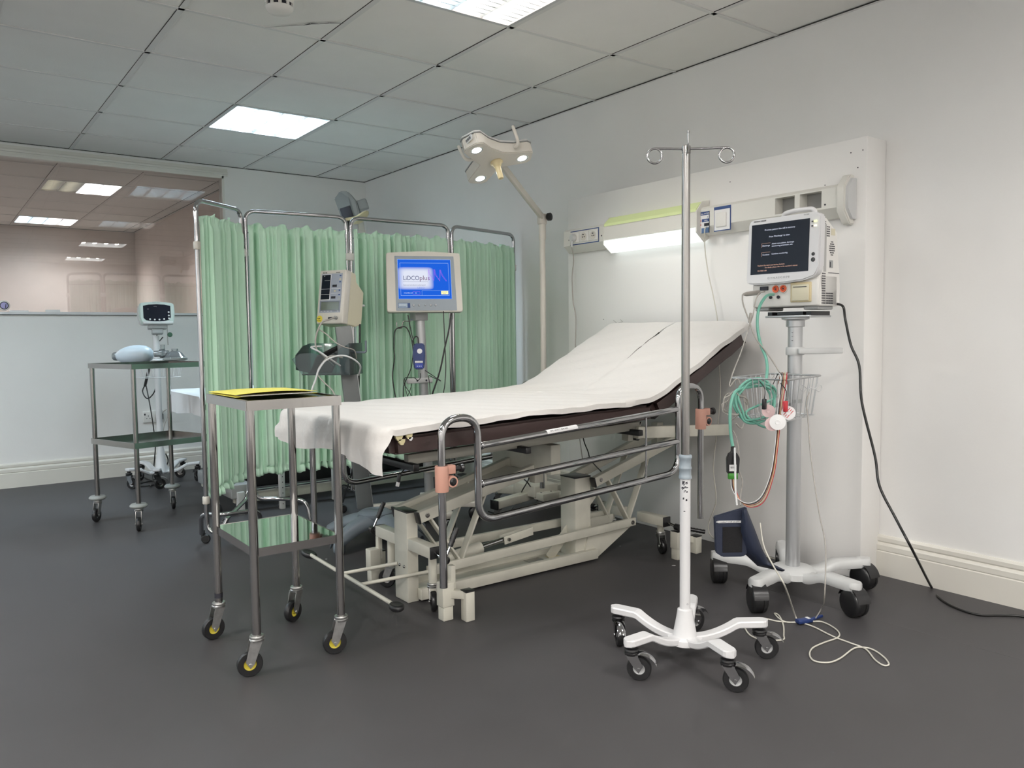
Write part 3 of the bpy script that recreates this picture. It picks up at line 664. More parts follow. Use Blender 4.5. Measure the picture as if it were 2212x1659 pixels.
# side: vents
b = MB(Mm); xs_ = W+.0006
def vent(y0_, z0_, nx, nz, py=.0062, pz=.0088, mask=None):
    for i in range(nx):
        for j in range(nz):
            if mask and not mask(i, j): continue
            y = y0_+i*py; z = z0_+j*pz; b.box((xs_-.001, y, z), (xs_, y+py*.62, z+pz*.55), M_ink)
vent(.024, .020, 4, 13); vent(.052, .020, 8, 5); vent(.052, .262, 4, 5, .0055, .008); vent(.036, .30, 2, 3, .006, .006)
vent(.070, .195, 7, 7, .0056, .0078, lambda i, j: ((i-3)/3.6)**2+((j-3)/3.6)**2 < 1)
b.box((xs_-.001, .072, .150), (xs_, .096, .178), M_greyp); b.box((xs_-.001, .074, .152), (xs_+.0004, .080, .172), M_ink)
b.box((xs_-.001, .034, .135), (xs_+.0003, .050, .305), mat('side_slot', (.42, .42, .41), .5)); b.box((xs_, .064, .131), (xs_+.0003, .14, .133), M_ink); b.box((xs_, .080, .268), (xs_+.0003, .108, .292), M_body)
b.build('vent_grille', mon)
for (x) in (-.105, .10):
    b = MB(Mm); b.box((x-.03, .02, .0), (x+.03, .12, .014), M_greyp, .004); b.build('rubber_foot', mon)

# wire basket
bt = thing('wire_basket', 'white wire accessory basket hooked onto the roll stand column', 'basket', frame((2.60, 1.73, .73)))
C = [sd(1583, 810, 2.72), sd(1775, 815, 2.95)]
zb1, zb0 = .845, .705
cn = [V((2.36, 1.785, zb1)), V((2.535, 1.610, zb1)), V((2.705, 1.640, zb1)), V((2.53, 1.90, zb1))]
cn = [sz(1581, 808, zb1), sz(1698, 815, zb1)]; cn.append(cn[1]+V((.19, -.045, 0))); 
cn = [sd(1581, 809, 2.80), sd(1700, 815, 2.62)]
A_ = V((cn[0].x, cn[0].y, zb1)); B_ = V((cn[1].x, cn[1].y, zb1)); e = sd(1772, 813, 2.86); C_ = V((e.x, e.y, zb1)); D2 = A_+(C_-B_)
mid = (A_+B_+C_+D2)/4
b = MB(); low = [mid+(p-mid)*.86 for p in (A_, B_, C_, D2)]
for p in low: p.z = zb0
b.tube([A_, B_, C_, D2], .0034, M_alu, 8, closed=True); b.tube(low, .0024, M_alu, 6, closed=True)
top4 = [A_, B_, C_, D2]
for i in range(4):
    a, c2 = top4[i], top4[(i+1) % 4]; a2, c3 = low[i], low[(i+1) % 4]; n = 9 if i % 2 == 0 else 7
    for k in range(n):
        f = (k+.5)/n; p = a.lerp(c2, f); q = a2.lerp(c3, f); o2 = low[(i+3) % 4].lerp(low[(i+2) % 4], f)
        b.tube([p, q], .0017, M_alu, 6)
        if i < 2: b.tube([q, low[(i+3) % 4].lerp(low[(i+2) % 4], f)], .0015, M_alu, 6)
b.build('wire_frame', bt)
b = MB(); b.lathe([(.0266, 0), (.030, 0), (.030, .014), (.0266, .014)], M_greyp, (cx, cy, .735), n=24); b.bar((cx-.03, cy, .742), (mid.x, mid.y, .742), .012, .012, M_greyp); b.build('column_clip', bt)
b = MB(); hk = sd(1752, 838, 2.80)
for s_ in (-1, 1):
    P = [hk, hk+RT*.012*s_+UP*-.004, hk+RT*.022*s_+UP*.004, hk+RT*.034*s_+UP*.010, hk+RT*.038*s_+UP*-.002, hk+RT*.028*s_+UP*-.012, hk+RT*.018*s_+UP*-.006]; b.tube(smooth_path(P, 5), .0018, M_lgrey, 6)
b.build('side_hook', bt)

# ------------------------------------------------------------------ leads of the patient monitor
def cable(name, pts, r, m, label, cat='cable', n=8, group=None, extra=None):
    b = MB(); b.tube(smooth_path(pts, n), r, m, 8)
    if extra: extra(b)
    return tag(b.build(name), label, cat, group)
pxd = lambda D, *L: [sd(u, v, D) for u, v in L]
cable('power_cable', [V((2.728, 1.668, 1.105)), sd(1821, 662, 2.90), sd(1826, 690, 2.90), sd(1838, 745, 2.86), sd(1856, 790, 2.84), sd(1862, 870, 2.82), sd(1890, 985, 2.80), sd(1900, 1050, 2.78), sd(1935, 1120, 2.74), sd(1972, 1190, 2.70)]+[sz(u, v, .0052) for u, v in ((2012, 1268), (2030, 1292), (2065, 1313), (2115, 1328), (2165, 1329), (2212, 1332), (2300, 1350))], .0045, M_bcable, 'thick black power cable running from the large monitor down to the floor', 'cable')
# ECG trunk cable: green
cable('monitor_hose', [sx(1671, 636, 2.575), sd(1655, 640, 2.92), sd(1640, 665, 2.88), sd(1636, 700, 2.86), sd(1642, 740, 2.84), sd(1655, 775, 2.82), sd(1657, 805, 2.80), sd(1650, 830, 2.78), sd(1625, 835, 2.76), sd(1590, 845, 2.72), sd(1578, 880, 2.70), sd(1578, 930, 2.70), sd(1583, 966, 2.70)], .0055, M_teal, 'sea green lead curving from the monitor over the basket', 'cable')
def coil(u0, v0, D, ru, rv, n, m, r, rot=0, jit=.1, seed=1):
    rr = random.Random(seed); P = []
    for i in range(n*14):
        a = 2*pi*i/14; q = 1+rr.uniform(-jit, jit)+.08*sin(i*.37); u = u0+(cos(a)*cos(rot)*ru-sin(a)*sin(rot)*rv)*q; v = v0+(cos(a)*sin(rot)*ru+sin(a)*cos(rot)*rv)*q
        P.append(sd(u, v, D+.03*sin(i*.23)))
    return P
cable('coiled_hose', coil(1632, 868, 2.76, 40, 44, 4, M_teal, .004, .3, .12, 4)+[sd(1612, 890, 2.74), sd(1640, 918, 2.74), sd(1670, 925, 2.76)], .0042, M_teal, 'sea green hose lying coiled inside the wire basket', 'hose', 6)
cable('sensor_lead', [sx(1652, 630, 2.575), sd(1640, 634, 2.90), sd(1632, 650, 2.88), sd(1627, 680, 2.86), sd(1620, 700, 2.86), sd(1601, 760, 2.82), sd(1583, 806, 2.76), sd(1576, 835, 2.74), sd(1595, 820, 2.76)]+coil(1590, 875, 2.75, 24, 26, 3, None, 0, .5, .25, 9)+[sd(1610, 905, 2.74), sd(1602, 925, 2.74), sd(1590, 915, 2.73)], .0022, M_gcable, 'thin grey sensor lead tangled around the left end of the basket', 'cable', 6)
def gplug(b):
    a, c2 = sx(1638, 632, 2.565), sd(1606, 636, 2.86); b.cyl(a, a.lerp(c2, .8), .0095, M_gcable, .008); b.cyl(a.lerp(c2, .8), c2, .008, M_gcable, .004)
    a = sd(1622, 676, 2.86); b.cyl(a, sd(1619, 697, 2.86), .005, M_gcable)
cable('sensor_lead', [sd(1604, 636, 2.86), sd(1605, 655, 2.86), sd(1617, 690, 2.85), sd(1632, 730, 2.83), sd(1655, 760, 2.82), sd(1672, 785, 2.80), sd(1684, 806, 2.78), sd(1690, 830, 2.76), sd(1680, 860, 2.75)], .0026, M_gcable, 'grey lead with a fat plug in the left socket of the large monitor', 'cable', 8, None, gplug)
# ECG block and coloured leads
t2 = thing('lead_block', 'black and green electrode lead block hanging below the basket', 'connector', frame(sd(1583, 1010, 2.70)))
K = Matrix((RT, -FW, UP)).transposed().to_4x4()
K = Matrix((V((RT.x, RT.y, 0)).normalized(), V((-FW.x, -FW.y, 0)).normalized()*-1, V((0, 0, 1)))).transposed().to_4x4(); K.translation = sd(1583, 1003, 2.70)
b = MB(K); b.prism([(-.020, -.03), (.019, -.03), (.022, .022), (.012, .040), (.006, .042), (.006, .062), (-.006, .062), (-.006, .042), (-.014, .040), (-.022, .022)], -.008, .008, M_blackp, 'y', bev=.002); b.build('block_body', t2)
b = MB(K); b.box((-.016, -.007, -.050), (.016, .007, -.029), mat('green_plastic', (.05, .25, .03), .4), .002); b.build('green_socket', t2)
b = MB(K); b.box((-.014, -.0092, -.022), (.010, -.0078, .0), M_label); b.text('ECG', .008, M_ink, TX_(-.010, -.0096, -.012)); b.build('sticker', t2)
cols = [('white', M_label), ('black', M_blackp), ('brown', M_brown), ('yellow', M_yel2), ('dark red', M_red)]
for k, (cn_, m2) in enumerate(cols):
    o = (k-2)*2.0; q = (k-2)*1.6
    ty = 815-abs(k-2)
    P = [sd(1583+o, 1032, 2.70), sd(1585+o, 1055, 2.70), sd(1598+q, 1078+k*1.5, 2.69), sd(1621+q, 1087+k*2.2, 2.68), sd(1648+q*1.3, 1072+k*2.2, 2.66), sd(1668+q*1.2, 1025, 2.65), sd(1677+q, 965, 2.64), sd(1684+o, 890, 2.63), sd(1690+o*1.4, 840, 2.62), sd(1693+o*1.6, 813, 2.615), sd(1688+o*3, 806, 2.68), sd(1680+o*5, 830, 2.72)]
    cable('electrode_lead', P, .0014, m2, cn_+' electrode lead looping from the hanging lead block to the basket', 'cable', 8)
for k, (u, v, m2, lb) in enumerate(((1697, 878, M_red, 'red'), (1651, 873, M_blackp, 'black'))):
    p = sd(u, v, 2.60 if k == 0 else 2.66); q = MB(); q.box((p.x-.007, p.y-.006, p.z-.018), (p.x+.007, p.y+.006, p.z+.018), m2, .003); q.tube(smooth_path([p+V((0, 0, .016)), p+V((.002, 0, .05)), p+V((0, .02, .075))], 6), .0016, M_blackp, 6)
    tag(q.build('electrode_clip'), lb+' electrode clip hanging at the front of the wire basket', 'clip')
for k, (u, v, D, r, lb) in enumerate(((1668, 916, 2.62, 15, 'pink'), (1680, 912, 2.60, 17, 'clear white'), (1703, 892, 2.61, 15, 'red striped'), (1660, 888, 2.68, 14, 'pale pink'))):
    c = sd(u, v, D); q = MB(); ax_ = (EYE-c).normalized(); R2 = r*D/F
    q.lathe([(0, .0015), (R2*.3, .0025), (R2*.32, .001), (R2, .0), (R2, -.001), (0, -.001)], [mat('pale_pink', (.75, .55, .55), .5), M_label, M_label, mat('pale_pink', (.75, .55, .55), .5)][k], c, ax_, 24)
    if k == 2:
        X = ax_.orthogonal().normalized(); Y = ax_.cross(X)
        for j in (-1, 0, 1): q.bar(c+X*R2*.3*j-Y*R2*.7+ax_*.0012, c+X*R2*.3*j+Y*R2*.7+ax_*.0012, .002, .0006, M_red, up=ax_)
    tag(q.build('electrode_pad'), lb+' round electrode pad clinging to the front of the basket', 'electrode')
# hanging SpO2 lead + blue connector on the floor + long cream lead
jn = sz(1735, 1340, .018)
cable('probe_lead', [sd(1745, 900, 2.76), sd(1742, 870, 2.77), sd(1748, 848, 2.79)][::-1]+[sd(1752, 990, 2.70), sd(1770, 1110, 2.62), sd(1783, 1180, 2.58), sd(1781, 1290, 2.50), sz(1775, 1325, .02)+V((0, 0, .02)), sz(1762, 1335, .014)], .0020, M_gcable, 'thin grey probe lead dropping from the basket to the blue connector', 'cable')
t2 = thing('cable_connector', 'dark blue cable connector lying on the floor beside the roll stand', 'connector', frame(sz(1745, 1340, 0)))
a, c2 = sz(1722, 1343, .010), sz(1752, 1338, .010)
q = MB(); q.bar(a, c2, .024, .014, M_blue, bev=.003); q.build('connector_body', t2); q = MB(); q.bar(c2, sz(1776, 1330, .012), .010, .009, M_blue, bev=.002); q.build('strain_relief', t2)
q = MB(); e_ = a.lerp(c2, .75); q.bar(a.lerp(c2, .68)+V((0, 0, .0075)), a.lerp(c2, .86)+V((0, 0, .0075)), .018, .0008, M_label); q.build('white_mark', t2)
cable('floor_cable', [sd(1642, 1130, 2.66), sd(1650, 1180, 2.62), sd(1672, 1225, 2.55), sd(1695, 1265, 2.48)]+[sz(1716, 1325, .03), sz(1723, 1342, .008)], .0026, M_wcable, 'cream lead falling from the navy cuff to the blue connector')
cable('floor_cable', [sz(u, v, .0028) for u, v in ((1750, 1343), (1775, 1343), (1800, 1355), (1813, 1368), (1808, 1378), (1780, 1388), (1755, 1400), (1749, 1415), (1760, 1428), (1790, 1431), (1815, 1422), (1842, 1402), (1860, 1398), (1885, 1403), (1910, 1420), (1920, 1435), (1908, 1437), (1890, 1425), (1870, 1402), (1840, 1390), (1800, 1375), (1760, 1355), (1738, 1347))], .0026, M_wcable, 'long cream lead lying in loops on the floor in the foreground')
cable('floor_cable', [sz(u, v, .0028) for u, v in ((1724, 1343), (1700, 1344), (1683, 1336), (1673, 1325), (1683, 1330), (1692, 1350), (1693, 1372), (1690, 1382), (1650, 1383), (1625, 1375), (1612, 1362), (1612, 1350), (1640, 1335), (1680, 1342), (1722, 1345))], .0026, M_wcable, 'short cream lead curling on the floor behind the drip stand wheel')
# blood pressure cuff: bladder pocket hanging from its grey tube + trailing strap
t2 = thing('pressure_cuff', 'dark navy blood pressure cuff hanging beside the roll stand base', 'blood pressure cuff', frame(sd(1580, 1190, 2.62)))
cD = 2.62
K2 = K.copy(); K2.translation = sd(1580, 1150, cD)
def pk(u, v): return ((u-1580)/F*cD, -(v-1150)/F*cD)
b = MB(K2); b.prism([pk(*p) for p in ((1541, 1114), (1611, 1094), (1616, 1110), (1613, 1198), (1603, 1203), (1560, 1203), (1545, 1193))], -.006, .006, M_navy, 'y', bev=.003); b.build('cuff_pocket', t2)
b = MB(K2); b.prism([pk(*p) for p in ((1560, 1137), (1602, 1137), (1602, 1192), (1560, 1193))], -.0082, -.005, mat('cuff_patch', (.004, .004, .005), .9, bump=.6, bscale=400), 'y'); b.build('fastening_patch', t2)
b = MB(K2); p = pk(1550, 1126); q2 = pk(1602, 1126); b.box((p[0], -.0075, p[1]-.004), (q2[0], -.0055, p[1]+.004), M_label, .001)
b.text('COMPACT CUFF ADULT', .0058, M_ink, TX_(p[0]+.003, -.0079, p[1]-.002)); b.prism([(p[0]-.002, p[1]-.0035), (p[0]-.002, p[1]+.0035), (p[0]-.007, p[1])], -.0075, -.0055, M_label, 'y'); b.prism([(q2[0]+.002, p[1]-.0035), (q2[0]+.007, p[1]), (q2[0]+.002, p[1]+.0035)], -.0075, -.0055, M_label, 'y'); b.build('printed_label', t2)
def strap(u, v):
    c = [(1612, 1100), (1628, 1140), (1645, 1185), (1660, 1215), (1695, 1232)]; k = u*4; i = min(3, int(k)); f = k-i
    x = c[i][0]*(1-f)+c[i+1][0]*f; y = c[i][1]*(1-f)+c[i+1][1]*f; w = [10, 34, 40, 26, 6]; ww = w[i]*(1-f)+w[i+1]*f
    return sd(x-ww*(1-v)*.9, y+ww*(1-v)*.25, cD+.10*u*u-.02*v-.03*sin(pi*v))
b = MB(); b.grid(strap, 20, 8, M_navy); solid(b.build('strap', t2), .004)
cable('cuff_tube', [sd(1587, 967, 2.69), sd(1588, 1010, 2.67), sd(1589, 1060, 2.64), sd(1592, 1092, cD)], .0036, M_lgrey, 'short grey tube hanging in front of the lead block down to the navy cuff', 'hose')
cable('hanging_lead', [sd(1583, 930, 2.74), sd(1592, 950, 2.74), sd(1597, 990, 2.74), sd(1596, 1015, 2.74), sd(1604, 1040, 2.74), sd(1600, 1068, 2.74), sd(1600, 1092, 2.70)], .002, M_gcable, 'dark thin lead hanging behind the lead block')
# ================================================================== TREATMENT COUCH
bed = thing('treatment_couch', 'cream framed height adjustable treatment couch with raised backrest and brown mattress', 'treatment couch', frame((1.9, 2.65, 0)))
YC = 2.65
def box(b, x0, x1, y0, y1, z0, z1, m=None, bev=.0025): return b.box((x0, y0, z0), (x1, y1, z1), m or M_cream, bev)
# --- base frame
b = MB()
for y in (2.585, 2.735): b.bar((1.47, y, .030), (2.37, y, .030), .028, .042, M_cream, bev=.002)
b.box((1.47, 2.60, .022), (2.30, 2.72, .028), M_cream)
b.prism([(2.30, .008), (2.385, .008), (2.60, .120), (2.60, .150), (2.34, .150)], 2.592, 2.600, M_cream, 'y'); b.prism([(2.30, .008), (2.385, .008), (2.60, .120), (2.60, .150), (2.34, .150)], 2.715, 2.723, M_cream, 'y')
b.box((2.27, 2.59, .006), (2.36, 2.73, .05), M_cream, .003)
b.bar((2.16, 2.66, .03), (2.42, 2.66, .28), .05, .003, M_cream, up=(0, 1, 0))
b.build('base_frame', bed)
b = MB(); b.box((2.05, 2.63, .0285), (2.13, 2.70, .0295), M_satin); b.box((2.16, 2.62, .0285), (2.22, 2.69, .0295), M_yel2); b.build('rating_plate', bed)
for (x0, x1, y0, y1, h, nm_) in ((1.429, 1.476, 2.600, 2.700, .343, 'post'), (2.262, 2.352, 2.600, 2.700, .375, 'post')):
    b = MB(); box(b, x0, x1, y0, y1, .0, h); p = b.build(nm_, bed)
    b = MB(); b.box((x0-.001, y0-.001, h-.002), (x1+.001, y1+.001, h+.004), M_blackp, .0015); b.build('end_cap', p)
b = MB()
for x, z in ((1.4285, .135), ): 
    for y in (2.66, 2.625): b.lathe([(0, -.004), (.005, -.0035), (.0065, -.002), (.0065, 0)], M_satin, (x, y, z), (1, 0, 0), 12)
b.build('bolt', bed)
# --- lower links (bolted to the head gusset)
for y in (2.575, 2.745):
    b = MB(); b.bar((1.50, y, .116 if y < 2.6 else .150), (2.60, y, .142 if y < 2.6 else .150), .018, .036, M_cream, bev=.002); l = b.build('link_bar', bed)
    if y < 2.6:
        b = MB(); b.lathe([(0, -.006), (.006, -.006), (.007, -.003), (.010, -.003), (.010, 0)], M_satin, (2.578, y-.009, .140), (0, 1, 0), 14); b.build('bolt', l)
# --- lifting arms
def arm(x0, z0, x1, z1, y, cap=True):
    b = MB(); b.bar((x0, y, z0), (x1, y, z1), .028, .042, M_cream, bev=.002); a = b.build('lifting_arm', bed)
    d = (V((x0, 0, z0))-V((x1, 0, z1))).normalized()
    b = MB(); b.bar((x0+d.x*.004, y, z0+d.z*.004), (x0-d.x*.004, y, z0-d.z*.004), .031, .045, M_blackp, bev=.002); b.build('end_cap', a)
    b = MB(); q = V((x0, y-.014, z0))-d*.035; b.lathe([(0, -.004), (.005, -.004), (.006, -.002), (.0095, -.0015), (.0095, 0)], M_satin, q, (0, 1, 0), 14); b.build('bolt', a)
arm(1.462, .325, 2.03, .452, 2.575); arm(1.455, .318, 2.03, .463, 2.742)
arm(2.345, .352, 2.93, .515, 2.575); arm(2.335, .340, 2.93, .515, 2.742)
b = MB(); b.box((1.50, 2.59, .3), (2.0, 2.73, .305), M_cream, M=Matrix.Translation((1.5, 0, .33)) @ Matrix.Rotation(-.235, 4, 'Y') @ Matrix.Translation((-1.5, 0, -.305))); b.build('arm_plate', bed)
# --- V braces
for y in (2.590, 2.73):
    for (xa, za, xb, zb_) in ((1.52, .315, 1.66, .115), (1.785, .400, 1.655, .125), (2.435, .36, 2.575, .135), (2.70, .44, 2.565, .15)): b = MB(); b.bar((xa, y, za), (xb, y, zb_), .008, .034, M_cream, up=(0, 1, 0), bev=.001); b.build('brace', bed)
# --- hydraulic cylinder
b = MB(); b.cyl((1.64, 2.66, .115), (1.80, 2.66, .137), .026, M_cream, n=26); cyl_ = b.build('hydraulic_cylinder', bed)
b = MB(); b.cyl((1.80, 2.66, .137), (1.93, 2.66, .153), .010, M_chrome, n=18); b.build('piston_rod', cyl_)
b = MB(); 
for y in (2.645, 2.675): b.bar((1.91, y, .150), (2.06, y, .168), .006, .034, M_cream, bev=.001)
b.lathe([(0, -.026), (.007, -.026), (.007, .026), (0, .026)], M_satin, (1.93, 2.66, .153), (0, 1, 0), 14); b.build('clevis', cyl_)
# --- foot / head cross members with castors, feet and levers
def ellip(b, c, r, m, n=12): b.lathe([(r*sin(pi*i/n), -r*cos(pi*i/n)) for i in range(n+1)], m, c, n=18)
for (xp, zc, s_, far) in ((1.452, .225, -1, 0), (1.452, .225, 1, 0), (2.66, .155, -1, 1), (2.66, .155, 1, 1)):
    ye = YC+s_*.215; ys_ = YC+s_*.05
    b = MB(); b.bar((xp, ys_, zc), (xp, ye, zc), .042, .042, M_cream, bev=.002); xb = b.build('cross_bar', bed)
    b = MB(); b.bar((xp, ye-s_*.003, zc), (xp, ye+s_*.004, zc), .044, .044, M_blackp, bev=.002); b.build('end_cap', xb)
    # lever
    yo = ye+s_*.055
    b = MB(); b.cyl((xp, ye, zc), (xp, yo, zc-.012), .006, M_chrome); b.lathe([(0, -.015), (.014, -.012), (.014, .012), (0, .015)], M_blackp, (xp, yo+s_*.01, zc-.012), (0, 1, 0), 18)
    hx_ = .05 if not far else -.01; hz = .11 if s_ > 0 or not far else .03
    p0 = V((xp+.0, yo+s_*.01, zc-.012)); d = V((.45, 0, .9)).normalized() if not far else (V((-.55, .0, .85)).normalized() if s_ > 0 else V((.6, -.8, -.12)).normalized())
    b.cyl(p0, p0+d*.06, .0045, M_chrome); b.build('brake_lever', xb)
    b = MB(); P = [p0+d*(.05+.007*i) for i in range(11)]; b.tube(P, .009, M_blackp, 14, radii=[.0085+(.0015 if i % 2 else 0) for i in range(11)]); b.build('lever_grip', xb)
    # castor on a round tube
    yc_ = YC+s_*.16; b = MB(); b.cyl((xp+.02, yc_, .098), (xp+.02, yc_, zc-.02), .0155, M_cream, n=20); b.build('castor_tube', xb)
    castor(bed, (xp+.02, yc_, .10), -2.0 if s_ < 0 else 2.2, .036, .020, M_blackp, M_satin, M_zinc, .02)
    # adjustable foot assembly
    yb_ = ye+s_*.065; b = MB()
    zt2 = zc-.03 if far else .145
    box(b, xp-.024, xp+.024, yb_-.022, yb_+.022, .050, max(.125, zt2-.01)); box(b, xp-.020, xp+.020, yb_-.019, yb_+.019, .0, .055)
    b.bar((xp+.01, yb_-s_*.0, .092), (xp+.058, yb_+s_*.055, .092), .030, .028, M_cream, bev=.002)
    box(b, xp+.040, xp+.076, yb_+s_*.055-.018, yb_+s_*.055+.018, .0 if not far else .03, .106)
    box(b, xp+.018, xp+.036, yb_-.012, yb_+.012, .09, .19 if not far else .14, bev=.001)
    b.build('support_foot', bed)
    b = MB(); b.box((xp+.039, yb_+s_*.055-.019, .104), (xp+.077, yb_+s_*.055+.019, .109), M_blackp, .001); 
    b.build('foot_cap', bed)
    if far: b = MB(); b.box((xp-.022, yb_-.021, .122), (xp+.022, yb_+.021, .127), M_blackp, .001); b.build('foot_cap', bed)
# --- foot pedal bar
b = MB(); pz = .085; pA, pB = V((1.262, 3.05, pz+.02)), V((1.262, 2.405, pz))
pA = sz(672, 1199, .10); pB = sz(850, 1306, .085)
b.tube([pA, pB], .0075, M_cream, 14)
m1 = pA.lerp(pB, .42); m2_ = pA.lerp(pB, .64); b.cyl(m1, (1.43, 2.68, .135), .0068, M_cream); b.cyl(m2_, (1.50, 2.57, .115), .0068, M_cream); ped = b.build('pedal_bar', bed)
for p, sgn in ((pA, 1), (pB, -1)):
    d = (pA-pB).normalized()*sgn; c = p+d*.022; q = MB(Matrix.Translation(c) @ Matrix.Rotation(math.atan2(d.y, d.x)+(.5 if sgn > 0 else -.2), 4, 'Z') @ Matrix.Rotation(-.25*sgn if sgn > 0 else 0, 4, 'Y') @ Matrix.Diagonal((1.25, .85, 1, 1)))
    q.lathe([(0, -.012), (.022, -.012), (.029, -.006), (.030, .002), (.027, .008), (.022, .010), (.018, .0085), (0, .0085)], M_black, n=30); q.build('foot_pad', ped)
# --- couch top: tilted 2.6 degrees up towards the head
TI = .026
BX0, BX1, BX2 = 1.165, 2.345, 2.935; BY0, BY1 = 2.205, 3.09; ZT = .722; HA = radians(27.3)
def zdeck(x): return ZT-.002+TI*(x-BX0)
def surf(x):  # mattress top height along the couch, distance measured in plan
    if x < BX1: return zdeck(x)-.045
    return zdeck(BX1)-.045+(x-BX1)*math.tan(HA)
b = MB()
for y in (BY0+.13, BY1-.13): b.bar((BX0+.12, y, zdeck(BX0)-.128), (BX1+.03, y, zdeck(BX1)-.128), .03, .034, mat('deck_frame_shade_tint', (.40, .39, .34), .5), bev=.003)  # cream beams, shade under the mattress put into their colour
for x in (BX0+.12, 1.75, BX1-.02): b.bar((x, BY0+.06, zdeck(x)-.15), (x, BY1-.06, zdeck(x)-.15), .024, .024, M_blackp, bev=.003)
b.box((BX0+.02, BY0+.03, -.004), (BX1, BY1-.03, .004), mat('deck_board_shade_tint', (.30, .29, .26), .6), M=Matrix.Translation((0, 0, zdeck(BX0)-.108)) @ Matrix.Rotation(-math.atan(TI), 4, 'Y') @ Matrix.Translation((0, 0, 0)))  # cream deck underside, its colour darkened to stand for shadow
b.build('couch_frame', bed)
for x, z in ((2.03, .452), (2.93, .50)):   # under-frame uprights joining arms and deck
    for y in (2.575, 2.742): b = MB(); box(b, x-.025, x+.02, y-.02, y+.02, z-.06, zdeck(min(x, BX1))-.13 if x < BX1 else z+.06); b.build('deck_bracket', bed)
b = MB(); b.bar((2.03, 2.45, .50), (2.03, 2.86, .50), .05, .12, M_cream, bev=.003); b.build('cross_plate', bed)
b = MB(); b.bar((2.35, 2.32, zdeck(2.35)-.155), (2.95, 2.32, .56), .03, .05, M_cream, bev=.003); b.build('backrest_arm', bed); b = MB(); b.bar((2.35, 2.98, zdeck(2.35)-.155), (2.95, 2.98, .56), .03, .05, M_cream, bev=.003); b.build('backrest_arm', bed)
b = MB() # backrest support and release rod
b.box((-.0, BY0+.05, -.105), (.66, BY1-.05, -.095), M_blackp, M=Matrix.Translation((BX1, 0, zdeck(BX1)-.005)) @ Matrix.Rotation(-HA, 4, 'Y'))
b.build('backrest_board', bed)
hub = sy_(1368, 945, 2.45); b = MB(); b.lathe([(0, -.03), (.012, -.028), (.012, .028), (0, .03)], M_blackp, hub, (0, 1, 0), 18); b.cyl(hub, sy_(1385, 912, 2.45), .005, M_satin); b.box((hub.x-.05, 2.43, hub.z-.01), (hub.x-.02, 2.47, zdeck(2.3)-.13), M_cream, .002); b.build('backrest_release', bed)
# --- mattress, two sections
def mattress(name, x0, x1, M, parent):
    L = x1-x0; b = bmesh.new(); bmesh.ops.create_cube(b, size=1)
    for v in b.verts: v.co = V(((v.co.x+.5)*L, (v.co.y)*(BY1-BY0)+(BY0+BY1)/2, v.co.z*.058))
    bmesh.ops.subdivide_edges(b, edges=b.edges[:], cuts=9, use_grid_fill=True)
    bmesh.ops.bevel(b, geom=[e for e in b.edges if e.is_manifold and e.calc_face_angle() > 1], offset=.022, segments=4, affect='EDGES')
    rr = random.Random(5)
    for v in b.verts: v.co.y += .003*sin(v.co.x*23+v.co.z*30); v.co.z += .0015*sin(v.co.x*31+1)
    q = MB(); q.bm(b, M_vinyl, True, M); return q.build(name, parent)
MA = Matrix.Translation((BX0, 0, zdeck(BX0)-.062)) @ Matrix.Rotation(-math.atan(TI), 4, 'Y')
m1_ = mattress('mattress', BX0, BX1-.004, MA, bed)
MB2 = Matrix.Translation((BX1+.002, 0, zdeck(BX1)-.060)) @ Matrix.Rotation(-HA, 4, 'Y')
mattress('backrest_mattress', 0, .638, MB2, bed)
b = MB()
for (u, v, s_) in ((862, 944, 1), (868, 955, .8), (884, 942, .8), (887, 948, .5)):
    c = sy_(u, v, BY0-.004); poly = [(c.x+.013*s_*cos(a)*(1+.4*sin(3*a)), c.z+.016*s_*sin(a)*(1+.3*cos(2*a))) for a in [i*pi/5 for i in range(10)]]
    b.prism(poly, BY0-.006, BY0+.004, M_foam if s_ > .6 else M_label, 'y')
b.build('foam_tear', m1_)
# --- paper sheet draped over the couch (its own thing)
sheet = thing('couch_paper_sheet', 'white paper sheet covering the couch and hanging over its foot end', 'sheet', frame((1.9, 2.65, .74)))
NS, NT = 150, 46; LF = .135; TOT = LF+(BX1-BX0)+.655
rs = random.Random(11); ph = [rs.uniform(0, 6) for _ in range(20)]
def prof_pt(s):   # along the couch: s<0 hangs over the foot end
    R = .025
    if s < 0:
        q = -s; a = min(q/R, pi/2); return V((BX0-R*sin(a)-.012*min(1, q/.09), 0, zdeck(BX0)+.004-R*(1-cos(a))-max(0, q-R*pi/2))), V((-sin(a), 0, cos(a)))
    L1 = BX1-BX0; bl = .10
    if s < L1-bl: return V((BX0+s, 0, zdeck(BX0+s)+.004)), V((0, 0, 1))
    if s > L1+bl:
        d = s-L1; return V((BX1+d*cos(HA), 0, zdeck(BX1)+.004+d*sin(HA))), V((-sin(HA), 0, cos(HA)))
    t = (s-(L1-bl))/(2*bl); a = V((BX1-bl, 0, zdeck(BX1-bl)+.004)); m_ = V((BX1, 0, zdeck(BX1)+.004)); c = V((BX1+bl*cos(HA), 0, zdeck(BX1)+.004+bl*sin(HA)))
    p = a*(1-t)**2+m_*2*t*(1-t)+c*t*t; return p+V((0, 0, .0)), V((-sin(HA)*t, 0, cos(HA*t)))
